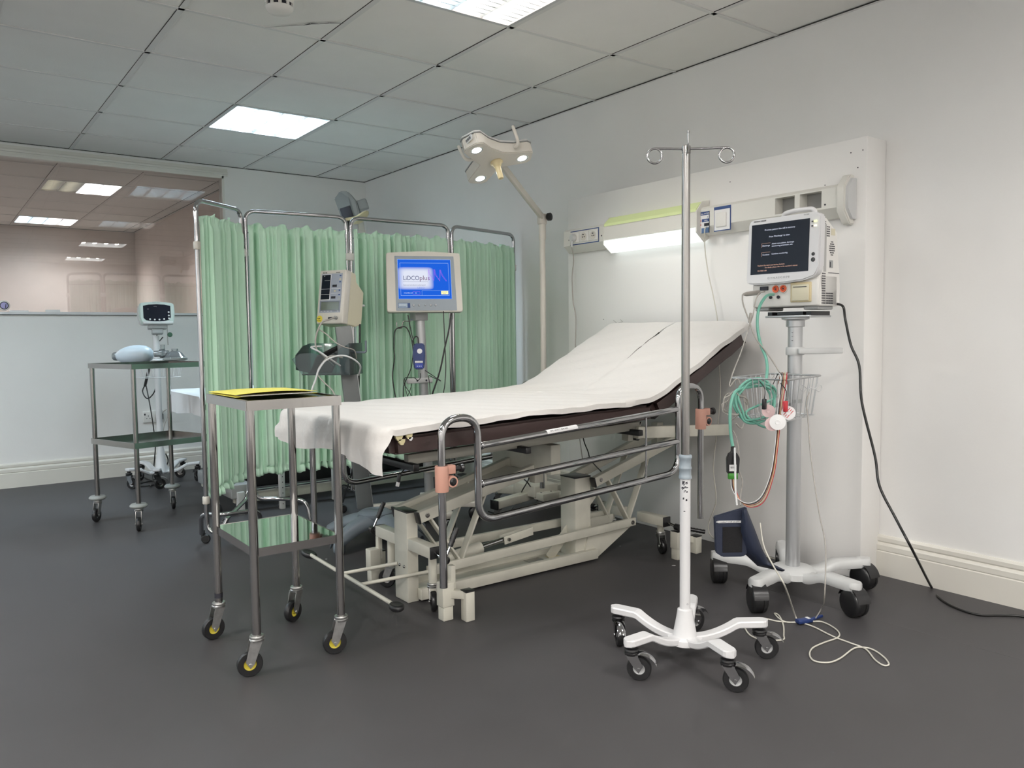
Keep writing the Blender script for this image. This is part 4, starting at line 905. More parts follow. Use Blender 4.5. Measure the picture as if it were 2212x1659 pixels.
def sheet_pt(u, v, dy=0):
    s = -LF*(1+.10*sin(v*9+1)+.12*max(0, 1-v*3.2))+u*(TOT+LF*.1); 
    if s > TOT-LF: s = TOT-LF
    p, n = prof_pt(s); w0 = BY0-.010; w1 = BY1+.006
    # near edge overhang varies along the length
    wob = .008*sin(s*7+1)+.005*sin(s*17+2); over = .017+wob*.5
    if s < 0: over = .017+.060*min(1, -s/.09)
    W_ = (w1-w0)+over*2; y = w0-over+W_*v; z = 0; yy = y
    R = .018
    def edge(q):  # q: distance beyond the mattress edge
        a = min(q/R, pi/2); return R*sin(a), R*(1-cos(a))+max(0, q-R*pi/2)
    if y < w0+R:
        q = (w0+R)-y; dx, dz = edge(q); yy = w0+R-dx; z = -dz
    elif y > w1-R:
        q = y-(w1-R); dx, dz = edge(q); yy = w1-R+dx; z = -dz
    hang = 1 if s > 0 else 0
    if s < 0:
        f = min(1, -s/.09); z *= (1-f); yy = yy*(1-f)+(w0-.0+ (w1-w0)*v)*f
        yy += -f*.012*(1-v)
        out = .010*sin(v*23+ph[0])*f+.006*sin(v*41+ph[1])*f; p = p+V((-abs(out)-.004*f, 0, 0))
    r = p+V((0, yy, 0))+ n*z
    r += n*(.0016*sin(s*31+v*9+ph[2])*sin(v*17+s*5+ph[3])+.0010*sin(s*57+ph[4]+v*23))
    r += n*.003*math.exp(-((s-1.10)/.05)**2)*sin(v*14+1)
    return r
b = MB(); vt = .475
vs = []; fs = []
cols_ = [j/NT*2*vt for j in range(NT//2+1)] + [vt+(1-vt)*j/NT*2 for j in range(NT//2+1)]
nC = len(cols_); hC = nC//2
for i in range(NS+1):
    u = i/NS; 
    for j, v in enumerate(cols_):
        p = sheet_pt(u, v); 
        s = u
        g = 0
        if u > .80: g = .0012+.0070*((u-.80)/.2)*(1-.4*max(0, (u-.97)/.03))*(.8+.3*sin(u*90))
        if 0.86 < u < .875: g *= .2
        if j == hC-1: p.y -= g
        if j == hC: p.y += g
        if j in (hC-1, hC): p.y += .018*sin((u-.8)*16)*(1 if u > .8 else 0)
        vs.append(p)
for i in range(NS):
    for j in range(nC-1):
        if j == hC-1: continue
        fs.append([i*nC+j, (i+1)*nC+j, (i+1)*nC+j+1, i*nC+j+1])
b.add(vs, fs, M_paper, True); 
# close the untorn length
fs2 = []
for i in range(int(NS*.80)): fs2.append([i*nC+hC-1, (i+1)*nC+hC-1, (i+1)*nC+hC, i*nC+hC])
b.f += fs2; b.mi += [0]*len(fs2); b.sm += [True]*len(fs2)
o = b.build('paper_cover', sheet)
p = sz(1155, 848, surf(2.1)+.05); b = MB(); q = sz(1150, 850, zdeck(2.0)+.006)
b.add([q+V((0, 0, 0)), q+V((.05, -.03, .001)), q+V((.045, .01, .008))], [[0, 1, 2]], M_paper); b.build('paper_fold', sheet)
# --- side rails
def rail(y, label, dz=0, zcl=.555):
    t = thing('bed_rail', label, 'bed rail', frame((2.0, y, .4)))
    Q = lambda x, z: V((x, y, z+dz)); r = .0125
    b = MB()
    P = round_path([Q(1.300, .205), Q(1.300, .742), Q(1.438, .742), Q(1.438, .397), Q(2.395, .452), Q(2.395, .66), Q(2.395, .790), Q(2.530, .790), Q(2.530, .245)], [.068, .068, .07, .07, .06, .068, .068], 10)
    b.tube(P, r, M_chrome, 18); b.build('rail_loop', t)
    for (xa, za, xb, zb_) in ((1.438, .645, 2.395, .703), (1.438, .520, 2.395, .575)):
        b = MB(); b.tube([Q(xa, za), Q(xb, zb_)], r*.92, M_chrome, 16); b.lathe([(r*1.0, 0), (r*1.15, .004), (r*.9, .012)], M_chrome, Q(xa+.010, za), (1, 0, .05), 16); b.build('rail_bar', t)
    for x in (2.215, ):
        b = MB(); b.cyl(Q(x, .445), Q(x, .69), .004, M_chrome, n=10); b.build('rail_spindle', t)
    for x, zc in ((1.300, zcl), (2.530, .655)):
        b = MB(); b.lathe([(.013, -.042), (.021, -.042), (.022, -.038), (.022, .036), (.021, .040), (.013, .040)], M_pink, Q(x, zc), n=26)
        b.box((x+.0, y-.012, zc+dz+.012), (x+.046, y+.012, zc+dz+.040), M_pink, .003); b.lathe([(0, -.016), (.018, -.016), (.019, -.012), (.019, .012), (0, .012)], M_pink, Q(x+.032, zc-.012), (0, 1, 0), 24)
        cl = b.build('rail_clamp', t)
        b = MB(); b.lathe([(0, -.022), (.006, -.022), (.009, -.018), (.013, -.017), (.013, -.010)], M_blackp, Q(x+.032, zc-.012), (0, 1, 0), 20)
        b.lathe([(.008, 0), (.008, .022), (.013, .024), (.015, .032), (.010, .038), (0, .038)], M_blackp, Q(x+.044, zc+.026), (1, 0, 0), 16); b.build('locking_knob', cl)
    return t
rn = rail(2.132, 'chrome bed rail on the near side of the couch with pink clamps')
b = MB()
for k in range(7):
    a = radians(-60-100*k/6)
p0 = V((1.720, 2.132, .645+.058*(1.720-1.438)/.957)); p1 = V((1.86, 2.132, .645+.058*(1.86-1.438)/.957))
d = (p1-p0).normalized(); e1 = V((0, -1, 0)); e2 = d.cross(e1)*-1; 
if e2.z < 0: e2 = -e2
vs = []; n = 8; rr_ = .0120
for i in range(2):
    c = p0 if i == 0 else p1
    for k in range(n+1): a = radians(-5+110*k/n); vs.append(c+(e1*cos(a)+e2*sin(a))*rr_)
b.add(vs, [[k, k+1, n+2+k, n+1+k] for k in range(n)], M_label, True)
c = p0.lerp(p1, .1)+(e1*cos(radians(40))+e2*sin(radians(40)))*(rr_+.0003); nz = (e1*cos(radians(40))+e2*sin(radians(40))); yx = nz.cross(d); 
if yx.z < 0: yx = -yx
TMx = Matrix((d, yx, nz)).transposed().to_4x4(); TMx.translation = c-yx*.003; b.text('NHS  0004512  SIDE RAIL', .0075, M_ink, TMx, 'LEFT', .0001)
b.build('asset_label', rn)
rail(3.165, 'chrome bed rail on the far side of the couch, facing the green screen', -.03, .655)
# loose leads hanging beneath the foot end and one under the side
def plugcable(name, pts, label, m=M_bcable, r=.0022):
    b = MB(); b.tube(smooth_path(pts, 8), r, m, 8); return b
P = [sy_(914, 955, 2.5), sy_(916, 968, 2.48), sy_(908, 975, 2.46), sy_(895, 985, 2.45), sy_(880, 1005, 2.44), sy_(862, 1028, 2.43)]
t = thing('network_lead', 'black lead with a clear plug dangling below the foot of the couch', 'cable', frame(P[-1]))
b = plugcable('', P, ''); b.build('lead', t); b = MB(); b.bar(P[-1]+V((.002, 0, .008)), P[-1]+V((-.004, 0, -.022)), .014, .010, M_blackp, bev=.002); b.bar(P[-1]+V((-.004, 0, -.02)), P[-1]+V((-.008, 0, -.036)), .012, .009, M_label, bev=.001); b.build('plug', t)
cable('hand_control_lead', [sy_(1258, 935, 2.6), sy_(1262, 955, 2.6), sy_(1270, 975, 2.6), sy_(1277, 995, 2.6), sy_(1300, 1020, 2.75)], .0025, M_bcable, 'thin black lead curving down below the middle of the couch')

# ================================================================== FOLDING SCREEN
H = 1.64
PT = [V((1.039, 3.842, 0)), V((1.333, 4.064, 0)), V((1.882, 4.005, 0)), V((2.523, 3.999, 0)), V((3.105, 4.145, 0))]
scr = thing('folding_screen', 'four panel folding hospital screen with pale green curtains and chrome frames', 'folding screen', frame((2.0, 4.0, 0)))
rs = random.Random(21)
for k in range(4):
    a, c = PT[k], PT[k+1]; d = (c-a).normalized(); nrm = V((d.y, -d.x, 0)); a2 = a+d*.013; c2 = c-d*.013; r = .011; L = (c2-a2).length
    b = MB(); zb2 = .16
    P = round_path([a2+V((0, 0, zb2)), a2+V((0, 0, H)), c2+V((0, 0, H)), c2+V((0, 0, zb2))], .055, 10); b.tube(P, r, M_chrome, 16)
    k2 = -nrm*.012
    for zz in (.33, 1.533): b.tube([a2+V((0, 0, zz)), a2+k2+d*.02+V((0, 0, zz)), c2+k2-d*.02+V((0, 0, zz)), c2+V((0, 0, zz))], .003, M_chrome, 8)
    b.build('panel_frame', scr)
    ph = [rs.uniform(0, 6.28) for _ in range(12)]; nf = 7+int(L*9); zlo = [.235, .275, .315, .33][k]; zhi = [.25, .32, .34, .36][k]
    pleats = globals().setdefault('pleats', {}); pleats[k] = [(rs.random(), rs.uniform(.0045, .012), rs.uniform(.008, .022), rs.uniform(-1, 1)) for _ in range(int(L*34))]
    def cf(u, v, L=L, a2=a2, d=d, nrm=nrm, ph=ph, k=k):
        zlow = (.245+.05*u) if k == 0 else .285+.012*k; ztop = 1.575-.004*k
        z = zlow+(ztop-zlow)*v
        w = u+.006*sin(v*3+ph[0])+.012*(1-v)*sin(u*9+ph[1])
        amp = .010+.010*(1-v)
        o = .012+amp*(.45*sin(w*L*29+ph[2])+.3*sin(w*L*47+ph[3]+sin(w*9)))
        for (pc, pw, pd, dr) in pleats[k]:
            q = (u-pc-dr*(1-v)*.02)*L/pw
            if abs(q) < 4: o += -pd*math.exp(-q*q)+pd*.35*math.exp(-(abs(q)-1.9)**2)
        g = math.exp(-((z-1.535)/.010)**2); o *= (1-.75*g)
        o += .006*g
        if z > 1.545:
            q = (z-1.545)/.03; o = o*.6+.011*sin(w*L*150+ph[6])*q; z += .010*sin(w*L*47+ph[7])*q+.007*sin(w*L*95+ph[8])*q
        if z < zlow+.05:
            q = 1-(z-zlow)/.05; gg = math.exp(-((z-zlow-.035)/.006)**2); o = o*(1-.5*gg)+.012*q*sin(w*L*140+ph[9]); z += q*(.008*sin(w*L*61+ph[10])-.004*abs(sin(w*L*100)))
        x = .012+(L-.024)*u
        return a2+d*x+nrm*(o)+V((0, 0, z))
    b = MB(); b.grid(cf, int(L*420), 110, M_green); cu = b.build('curtain', scr); cu.data.materials.clear(); cu.data.materials.append(M_green); solid(cu, .0008)
for i, p in enumerate(PT):
    for z in (1.43, .30 if i else .24):
        b = MB(); wv = .030 if 0 < i < 4 else .016
        d = (PT[min(i+1, 4)]-PT[max(i-1, 0)]).normalized(); s = V((d.y, -d.x, 0)); Mx = Matrix((d, s, V((0, 0, 1)))).transposed().to_4x4(); Mx.translation = p+(d*.013 if i == 0 else (-d*.013 if i == 4 else V((0, 0, 0))))
        b.box((-wv*.85, -.0135, z-.020), (wv*.85, .0135, z+.020), M_bezel if i == 0 else M_whitep, .006, M=Mx); b.build('hinge_clip', scr)
def foot(path, rad=.06):
    b = MB(); b.tube(round_path(path, rad, 8), .0105, M_chrome, 14); b.build('foot_tube', scr)
def scrcast(x, y):
    b = MB(); b.cyl((x, y, .045), (x, y, .065), .011, M_blackp); q = b.build('castor', scr); b = MB(); b.lathe([(0, -.011), (.018, -.011), (.022, -.006), (.022, .006), (.018, .011), (0, .011)], M_black, (x+.012, y-.008, .022), (.4, .9, 0), 20); b.box((x-.008, y-.008, .02), (x+.014, y+.006, .05), M_blackp, .004); b.build('wheel', q)
P0 = PT[0]; fa = V((1.052, 3.985, .055)); fb = V((1.19, 3.64, .055))
foot([P0+V((.011, .008, .165)), P0+V((.013, .01, .10)), V((1.09, 3.80, .075)), V((1.13, 3.80, .15))])
foot([V((1.06, 3.99, .05)), V((1.045, 3.93, .16)), V((1.12, 3.83, .165)), V((1.30, 3.86, .155)), V((1.33, 3.90, .05))], .04)
foot([V((1.12, 3.83, .13)), V((1.30, 4.02, .19)), V((1.335, 4.07, .30))], .05)
foot([PT[1]+V((.013, 0, .30)), PT[1]+V((.02, 0, .17)), V((1.46, 4.02, .165)), V((1.56, 3.90, .165)), V((1.575, 3.88, .05))], .05)
for x, y in ((1.068, 4.0), (1.335, 3.905), (1.575, 3.88)): scrcast(x, y)
for i in (2, 3, 4):
    p = PT[i]
    if i < 4: foot([p+V((0, -.19, .05)), p+V((0, -.17, .16)), p+V((0, .17, .16)), p+V((0, .19, .05))], .04); scrcast(p.x, p.y-.19); scrcast(p.x, p.y+.19)
    else: foot([p+V((-.02, -.16, .05)), p+V((-.01, -.14, .16)), p+V((-.01, .14, .16)), p+V((-.02, .16, .05))], .04); scrcast(p.x-.02, p.y-.16); scrcast(p.x-.02, p.y+.16)
# ================================================================== EXAMINATION LAMP (lit)
S1, S2, S3 = V((2.087, 3.071, 1.85)), V((2.362, 3.088, 1.85)), V((2.245, 3.275, 1.772))
nz = (S2-S1).cross(S3-S1).normalized(); nz = nz if nz.z < 0 else -nz      # light direction
ctr = (S1+S2+S3)/3; ex = (S2-S1).normalized(); ey = nz.cross(ex)*-1
if ey.dot(S3-S1) < 0: ey = -ey
lamp = thing('examination_lamp', 'cream three headed examination lamp shining over the couch', 'examination lamp', frame((2.83, 3.52, 0)))
LM = Matrix((ex, ey, -nz)).transposed().to_4x4(); LM.translation = ctr
loc = [LM.inverted() @ p for p in (S1, S2, S3)]
cc = sum(loc, V())/3
poly = []
for i in range(3):
    p = loc[i]-cc; a0 = math.atan2(p.y, p.x); R = p.length
    ang = sorted(range(3), key=lambda k: math.atan2((loc[k]-cc).y, (loc[k]-cc).x))
order = sorted(range(3), key=lambda k: math.atan2((loc[k]-cc).y, (loc[k]-cc).x))
for oi, i in enumerate(order):
    p = loc[i]-cc; R = p.length; u = p.normalized(); s = V((-u.y, u.x, 0)); w = .056
    nxt = order[(oi+1) % 3]; prv = order[(oi+2) % 3]; L_ = [(.045, -w), (R*.72, -w), (R+.030, -w*.95), (R+.050, -w*.6), (R+.050, w*.6), (R+.030, w*.95), (R*.72, w), (.045, w)]
    if {i, nxt} == {0, 1}: L_ = L_[:-1]
    if {i, prv} == {0, 1}: L_ = L_[1:]
    for (f, g) in L_: 
        q = cc+u*f+s*g; poly.append((q.x, q.y))
    nx_ = loc[order[(oi+1) % 3]]-cc; m_ = (u+nx_.normalized()).normalized(); q = cc+m_*(.086 if {i, nxt} == {0, 1} else .066); poly.append((q.x, q.y))
b = MB(LM); b.prism(poly, -.004, .052, M_bezel, 'z', bev=.004); head = b.build('lamp_head', lamp)
b = MB(LM); pol2 = [(cc.x+(x-cc.x)*1.02, cc.y+(y-cc.y)*1.02) for x, y in poly]; b.prism(pol2, .052, .056, M_greyp, 'z'); b.prism(poly, .056, .064, M_whitep, 'z', bev=.002); b.build('head_cover', head)
E_spot = emitter('halogen', (1, .95, .80), 60)
for p in loc:
    b = MB(LM); b.lathe([(.030, -.0055), (.033, -.0055), (.034, -.003)], M_bezel, (p.x, p.y, 0), n=26)
    b.lathe([(0, -.0048), (.022, -.0048)], E_spot, (p.x, p.y, 0), n=24); b.lathe([(.022, -.0048), (.030, -.0056)], M_refl, (p.x, p.y, 0), n=24); b.build('spot_bulb', head)
b = MB(LM); b.lathe([(0, -.004), (.030, -.004), (.031, -.010), (.020, -.018), (.019, -.028), (.014, -.032), (.0135, -.090), (.011, -.094), (0, -.094)], M_yel2, (cc.x+.012, cc.y-.01, 0), n=28); b.build('sterile_handle', head)
# grip handles at two sides
for (i, sg) in ((1, 1), (0, -1)):
    p = loc[i]*.35+loc[(i+2) % 3]*.0 if 0 else loc[i]
    q = V((p.x*.45, p.y-.040, .02)) if i == 1 else cc+((loc[0]-cc)+(loc[2]-cc)).normalized()*.072+V((0, 0, .03))
    b = MB(LM); dz = V((0, -.022, 0)) if i == 1 else ((loc[0]-cc)+(loc[2]-cc)).normalized()*.040; up_ = V((-.012, -.006, .085)) if i == 1 else V((-.02, 0, .07))
    b.tube(smooth_path([q, q+dz, q+dz*1.4+up_*.25, q+dz*1.4+up_], 6), .008, M_bezel, 12); b.lathe([(0, -.008), (.007, -.004), (.007, .004), (0, .008)], M_bezel, q+dz*1.4+up_, n=12); b.build('grip_handle', head)
b = MB(); a = sd(1003, 299, 3.62); Tl = LM @ Matrix.Translation((loc[0].x-.052, loc[0].y-.02, .03))
b.box((-.001, -.03, -.013), (.001, .028, .013), M_label, M=Tl @ Matrix.Rotation(radians(0), 4, 'Z')); 
for k in range(6): b.box((-.0018, -.020+.007*k, -.006), (-.0005, -.016+.007*k, .007), M_ink, M=Tl)
b.build('barcode_label', head)
# arm and pole
LP = V((2.83, 3.52, 0)); zj = hj = 1.655
b = MB(); a = V((2.83, 3.52, 1.655)); e = LM @ V((cc.x+.09, cc.y+.06, .07)); b.bar(a, e, .020, .036, M_bezel, bev=.004); arm_ = b.build('spring_arm', lamp)
b = MB(); b.bar(a+(e-a)*.12+V((-.016, -.016, 0)), a+(e-a)*.42+V((-.016, -.016, 0)), .003, .014, M_greyp); b.bar(a+(e-a)*.5+V((-.016, -.016, 0)), a+(e-a)*.85+V((-.016, -.016, 0)), .003, .016, M_greyp); b.build('arm_marking', arm_)
b = MB(); b.cyl(e+V((0, 0, .015)), e-V((0, 0, .04)), .014, M_bezel); b.build('head_joint', lamp)
b = MB(); b.lathe([(0, -.025), (.014, -.025), (.022, -.020), (.022, -.004), (.018, 0)], M_blackp, a+V((.018, -.026, 0)), (-.3, .95, 0), 20); b.box((a.x-.026, a.y-.016, 1.615), (a.x+.024, a.y+.016, 1.675), M_bezel, .006); b.build('elbow_joint', lamp)
b = MB(); b.lathe([(0, .10), (.0170, .10), (.0170, 1.53), (.0195, 1.53), (.0205, 1.54), (.0205, 1.615), (.016, 1.62), (0, 1.62)], M_bezel, (LP.x, LP.y, 0), n=28); b.build('pole', lamp)
b = MB()
for (px_, py_) in ((-.36, -.02), (.0, -.36), (.28, .15), (-.10, .34)): 
    d = V((px_, py_, 0)); L = d.length; b.bar((LP.x+d.x*.12, LP.y+d.y*.12, .105), (LP.x+d.x, LP.y+d.y, .080), .055, .045, M_cream, bev=.004)
b.box((LP.x-.15, LP.y-.10, .10), (LP.x+.02, LP.y+.10, .165), M_cream, .006); b.box((LP.x-.14, LP.y-.16, .09), (LP.x-.02, LP.y-.08, .13), M_cream, .004)
for dx in (-.12, -.05): b.lathe([(0, .131), (.006, .131), (.006, .129)], M_ink, (LP.x+dx, LP.y-.12, 0), n=10)
b.build('lamp_base', lamp)
b = MB(); b.box((LP.x-.372, LP.y-.05, .055), (LP.x-.358, LP.y+.012, .105), M_blackp, .002); b.build('end_cap', lamp)
for (px_, py_) in ((-.34, -.02), (.0, -.33), (.24, .14), (-.10, .31)): castor(lamp, (LP.x+px_, LP.y+py_, .070), 2.5, .022, .016, M_black, M_satin, M_chrome, .012)

# ================================================================== NIBP MONITOR ON STAND (beside the screen)
bx, by = 1.79, 3.60
st_ = thing('blood_pressure_monitor_stand', 'cream upright bedside monitor on a grey column with clear basket', 'patient monitor', frame((bx, by, 0)))
a, e = sy_(787, 1085, by), sy_(741, 705, 3.55); b = MB()
d = (e-a)
b.bar(a-d*.03, e, .075, .040, mat('column_grey', (.17, .18, .18), .4), up=(RT.x*.0+.35, 1, 0), bev=.004)
b.bar(a-d*.03+V((.036, -.008, 0)), e+V((.036, -.008, 0)), .010, .030, M_lgrey, up=(.35, 1, 0), bev=.002)
b.build('column', st_)
# domed base: broad arching legs, blue grey
b = MB(); c0 = V((1.735, 3.47, 0))
def shell(A, L, w0, w1, z0, zt3):
    dd = V((cos(A), sin(A), 0)); ss = V((-dd.y, dd.x, 0))
    def fn(u, v):
        z = zt3-(zt3-z0)*u**2.2; w = w0+(w1-w0)*u; q = (v-.5)*2
        return c0+dd*L*u+ss*q*w+V((0, 0, z-.045*abs(q)**3))
    b.grid(fn, 14, 10, M_bgrey)
for A, L in ((radians(200), .27), (radians(-72), .30), (radians(-25), .24), (radians(60), .24), (radians(130), .25)): shell(A, L, .075, .03, .075, .150)
b.lathe([(.085, .115), (.08, .150), (.06, .162), (0, .165)], M_bgrey, c0, n=30); bs = b.build('base_cover', st_); solid(bs, .006)
for A, L in ((radians(200), .24), (radians(-72), .27), (radians(-25), .21), (radians(60), .21), (radians(130), .22)):
    p = c0+V((cos(A), sin(A), 0))*L; q = MB(); q.cyl((p.x, p.y, .05), (p.x, p.y, .09), .009, M_bgrey); f = q.build('castor', st_); q = MB()
    for k in (-1, 1): q.lathe([(0, k*.022), (.028, k*.022), (.034, k*.016), (.034, k*.004), (0, k*.004)], M_bgrey, (p.x, p.y, .034), (-sin(A+.5), cos(A+.5), 0), 24)
    q.build('wheel', f)
# monitor body
mc = sd(714, 700, 3.93); Mq = frame(mc, radians(-36-26), radians(-9)); 
b = MB(Mq); Wm = .080; hB, hT = .0, .268
prf = [(-.0, hB), (-.0, hT-.006), (.03, hT), (.075, hT-.005), (.085, .225), (.150, .185), (.150, .02), (.10, hB)]
b.prism([(y, z) for y, z in prf], -Wm+.004, Wm-.004, M_body, 'x', bev=.004); b.box((-Wm, -.012, hB), (Wm, .034, hT), M_bezel, .006); mn = b.build('monitor', st_)
b = MB(Mq); b.lathe([(0, 0), (.006, 0), (.006, .02), (0, .024)], M_lgrey, (Wm-.02, .15, .12), (.6, 1, 0), 12); b.build('clamp_screw', mn)
b = MB(Mq); y = -.0125
def face(x0, x1, z0, z1, m, t=.0008): b.box((x0, y-t, z0), (x1, y+.001, z1), m)
face(-.066, .062, .055, .250, M_keyp); face(-.064, -.006, .118, .246, M_label, .0010); face(-.062, -.009, .121, .244, M_dscreen, .0014); face(-.062, .060, .060, .112, M_keyp); face(-.055, .052, .068, .108, M_lcd, .0016)
for z in (.145, .172): face(-.062, -.009, z, z+.0014, M_label, .0018)
face(-.045, -.012, .215, .2165, M_greyp, .0018); face(-.05, -.044, .236, .240, M_greyp, .0018)
face(.005, .032, .182, .194, M_ink, .0014); face(.002, .028, .124, .136, M_ink, .0014)
for (xx, z, m2) in ((.050, .238, M_bluel), (.050, .220, M_yel2), (.050, .207, M_bluel), (.050, .165, M_bluel), (.050, .143, M_bluel), (.050, .130, M_greyp), (.050, .119, M_greyp), (.022, .162, M_yel2)): face(xx-.005, xx+.005, z-.003, z+.003, m2, .0014)
face(.0, .056, .174, .1755, M_label, .0014); face(-.0, .056, .150, .1512, M_label, .0014)
for k in range(6): face(-.056+.02*k, -.046+.02*k, .0605, .0635, M_label if k != 4 else M_greyp, .0014)
b.text('PRO 400', .007, M_ink, TX_(-.060, y-.0003, .2525)); b.text('DINAMAP', .006, M_ink, TX_(.02, y-.0003, .2525))
b.build('front_panel', mn)
b = MB(Mq); b.lathe([(0, y-.001), (.017, y-.001), (.017, y+.001)], M_yellowp, (-.060, 0, .024), (0, 1, 0), 20); b.text('Staff', .009, M_ink, TX_(-.071, y-.0018, .023)); b.text('use only', .006, M_ink, TX_(-.072, y-.0018, .014)); b.build('yellow_sticker', mn)
b = MB(Mq); b.box((-.005, y-.006, .022), (.02, y+.001, .032), M_ink, .002); b.lathe([(0, y-.012), (.009, y-.010), (.009, y)], M_greyp, (.042, 0, .028), (0, 1, 0), 16); b.build('connector_socket', mn)
# smoky basket
Bc = sd(712, 775, 3.86); BM = frame(Bc, radians(-36-10))
b = MB(BM); Wb, hb, db = .135, .075, .085
def wallq(a, c2): 
    b.prism(a, c2[0], c2[1], M_smoke, 'y')
b.box((-Wb, db-.004, -hb), (Wb, db, hb), M_smoke, .001)
b.prism([(-Wb-.02, -.0), (-Wb+.03, -hb), (Wb, -hb), (Wb, hb), (.02, .012), (-.05, .03), (-Wb+.02, .028)], -db, -db+.004, M_smoke, 'y')
b.box((Wb-.004, -db, -hb), (Wb, db, hb), M_smoke); b.box((-Wb+.03, -db, -hb), (Wb, db, -hb+.004), M_smoke)
b.prism([(-db, -.05), (db, -hb), (db, hb), (0, .062), (-db, .02)], -Wb-.002, -Wb+.002, M_smoke, 'x')
b.tube([(Wb, .0, hb*.4), (Wb+.045, 0, hb*.4), (Wb+.05, 0, hb*.45), (Wb+.05, 0, hb*1.15)], .005, M_bgrey, 8)
bk = b.build('clear_basket', st_)
b = MB(BM); b.text('datascope', .02, M_label, TX_(-.01, db-.006, .02), 'LEFT', .0002); b.build('embossed_name', bk)
# cuff in the basket + hoses
def cuffg(u, v): x = -.09+.14*u; return (x+.03*v, -.03+.05*sin(u*3), -.068+.15*v*(.6+.4*sin(pi*u))+.0)
b = MB(BM); b.grid(lambda u, v: (-.095+.10*u+.055*v, -.04+.05*u+.01*sin(v*5), -.068+(.085+.055*u)*v), 12, 12, mat('black_cloth', (.008, .008, .009), .8)); o = b.build('arm_cuff'); solid(o, .012); tag(o, 'black arm cuff stuffed in the clear basket of the cream monitor', 'blood pressure cuff')
HG = .0042
b0 = [Mq @ V((.042, y-.012, .028))]
cable('air_hose', b0+[sd(712, 690, 3.78), sd(695, 697, 3.76), sd(683, 725, 3.74), sd(683, 752, 3.74), sd(700, 770, 3.76), sd(720, 790, 3.80)], HG, M_gcable, 'grey hose from the cream monitor dropping into its basket')
cable('air_hose', [sd(690, 712, 3.76), sd(705, 722, 3.75), sd(725, 740, 3.74), sd(745, 750, 3.74), sd(765, 757, 3.78), sd(770, 775, 3.82)], .003, M_gcable, 'thin grey hose crossing in front of the grey column')
cable('air_hose', [sd(695, 748, 3.76), sd(672, 750, 3.72), sd(690, 760, 3.70), sd(712, 775, 3.70), sd(735, 790, 3.76)], HG, M_lgrey, 'light grey hose looped over the left side of the clear basket')
cable('air_hose', [sd(775, 810, 3.78), sd(778, 790, 3.72), sd(760, 774, 3.68), sd(735, 768, 3.66), sd(705, 778, 3.64), sd(688, 800, 3.62), sd(682, 820, 3.60), sd(676, 835, 3.58), sd(668, 860, 3.56)], HG, M_lgrey, 'light grey hose arching out of the clear basket towards the floor')
cable('air_hose', [sd(740, 772, 3.68), sd(712, 770, 3.66), sd(692, 790, 3.64), sd(686, 808, 3.62), sd(700, 826, 3.60), sd(715, 840, 3.58), sd(725, 856, 3.56)], .0032, M_gcable, 'thinner grey hose running beside it behind the yellow folder')
cable('mains_cable', [sd(777, 700, 4.02), sd(777, 740, 4.02), sd(776, 800, 4.0), sd(774, 850, 3.98), sd(770, 920, 3.96), sd(765, 1000, 3.96), sz(740, 1085, .02)], .005, M_bcable, 'black mains cable hanging behind the cream monitor column', 'cable')

# ================================================================== LIDCO MONITOR ON STAND
lx, ly = 2.15, 3.70
ls = thing('cardiac_monitor_stand', 'flat screen cardiac monitor with a bright blue display on a metal pole', 'patient monitor', frame((lx, ly, 0)))
b = MB(); b.cyl(sy_(930, 1110, ly), sy_(907, 690, ly), .0255, M_alu, n=28); b.build('pole', ls)
b = MB()
for A in (150, 205, 265, -30, 60):
    A = radians(A); b.bar((lx+cos(A)*.03, ly+sin(A)*.03, .10), (lx+cos(A)*.30, ly+sin(A)*.30, .085), .06, .03, M_bezel, bev=.006)
b.lathe([(0, .07), (.07, .07), (.07, .11), (.03, .13), (0, .13)], M_bezel, (lx, ly, 0), n=28); b.build('star_base', ls)
for A in (150, 205, 265, -30, 60):
    A = radians(A); p = V((lx+cos(A)*.27, ly+sin(A)*.27, 0)); q = MB(); q.cyl((p.x, p.y, .05), (p.x, p.y, .09), .01, M_blackp); f = q.build('castor', ls); q = MB()
    for k in (-1, 1): q.lathe([(0, k*.026), (.032, k*.026), (.038, k*.02), (.038, k*.004), (0, k*.004)], M_blackp, (p.x, p.y, .038), (-sin(A), cos(A), 0), 24)
    q.build('wheel', f)
for v in (968, 1015):
    c = sy_(920 if v < 1000 else 925, v, ly); b = MB(); b.box((c.x-.032, c.y-.032, c.z-.010), (c.x+.040, c.y+.03, c.z+.010), M_bezel, .005); b.build('pole_clip', ls)
c = sy_(905, 685, ly); b = MB(); b.box((c.x-.04, c.y-.035, c.z-.018), (c.x+.035, c.y+.03, c.z+.025), M_greyp, .003); b.build('pole_clamp', ls)
mc = sd(916, 672, 4.10); mc = sd(919, 674, 4.13); Ml = frame(mc, radians(-36+12), radians(-11)); Wl, Hl = .196, .318
b = MB(Ml)
pl = rounded([(-Wl, 0), (Wl, 0), (Wl-.004, Hl-.004), (0, Hl+.006), (-Wl+.004, Hl-.004)], .012); b.prism(pl, -.006, .020, M_bezel, 'y', bev=.003); b.prism([(x*.985, .004+z*.97) for x, z in pl], .018, .050, M_greyp, 'y', bev=.004); lm = b.build('monitor', ls)
b = MB(Ml); y = -.0062
b.prism([(-.150, .006), (.165, .006), (.158, Hl-.022), (-.150, Hl-.022)], y-.002, y+.002, mat('bezel_blue_grey', (.30, .34, .38), .4), 'y', bev=.001); b.build('bezel_frame', lm)
E_blue = bpy.data.materials.new('blue_display'); E_blue.use_nodes = True; nt = E_blue.node_tree; nt.nodes.clear()
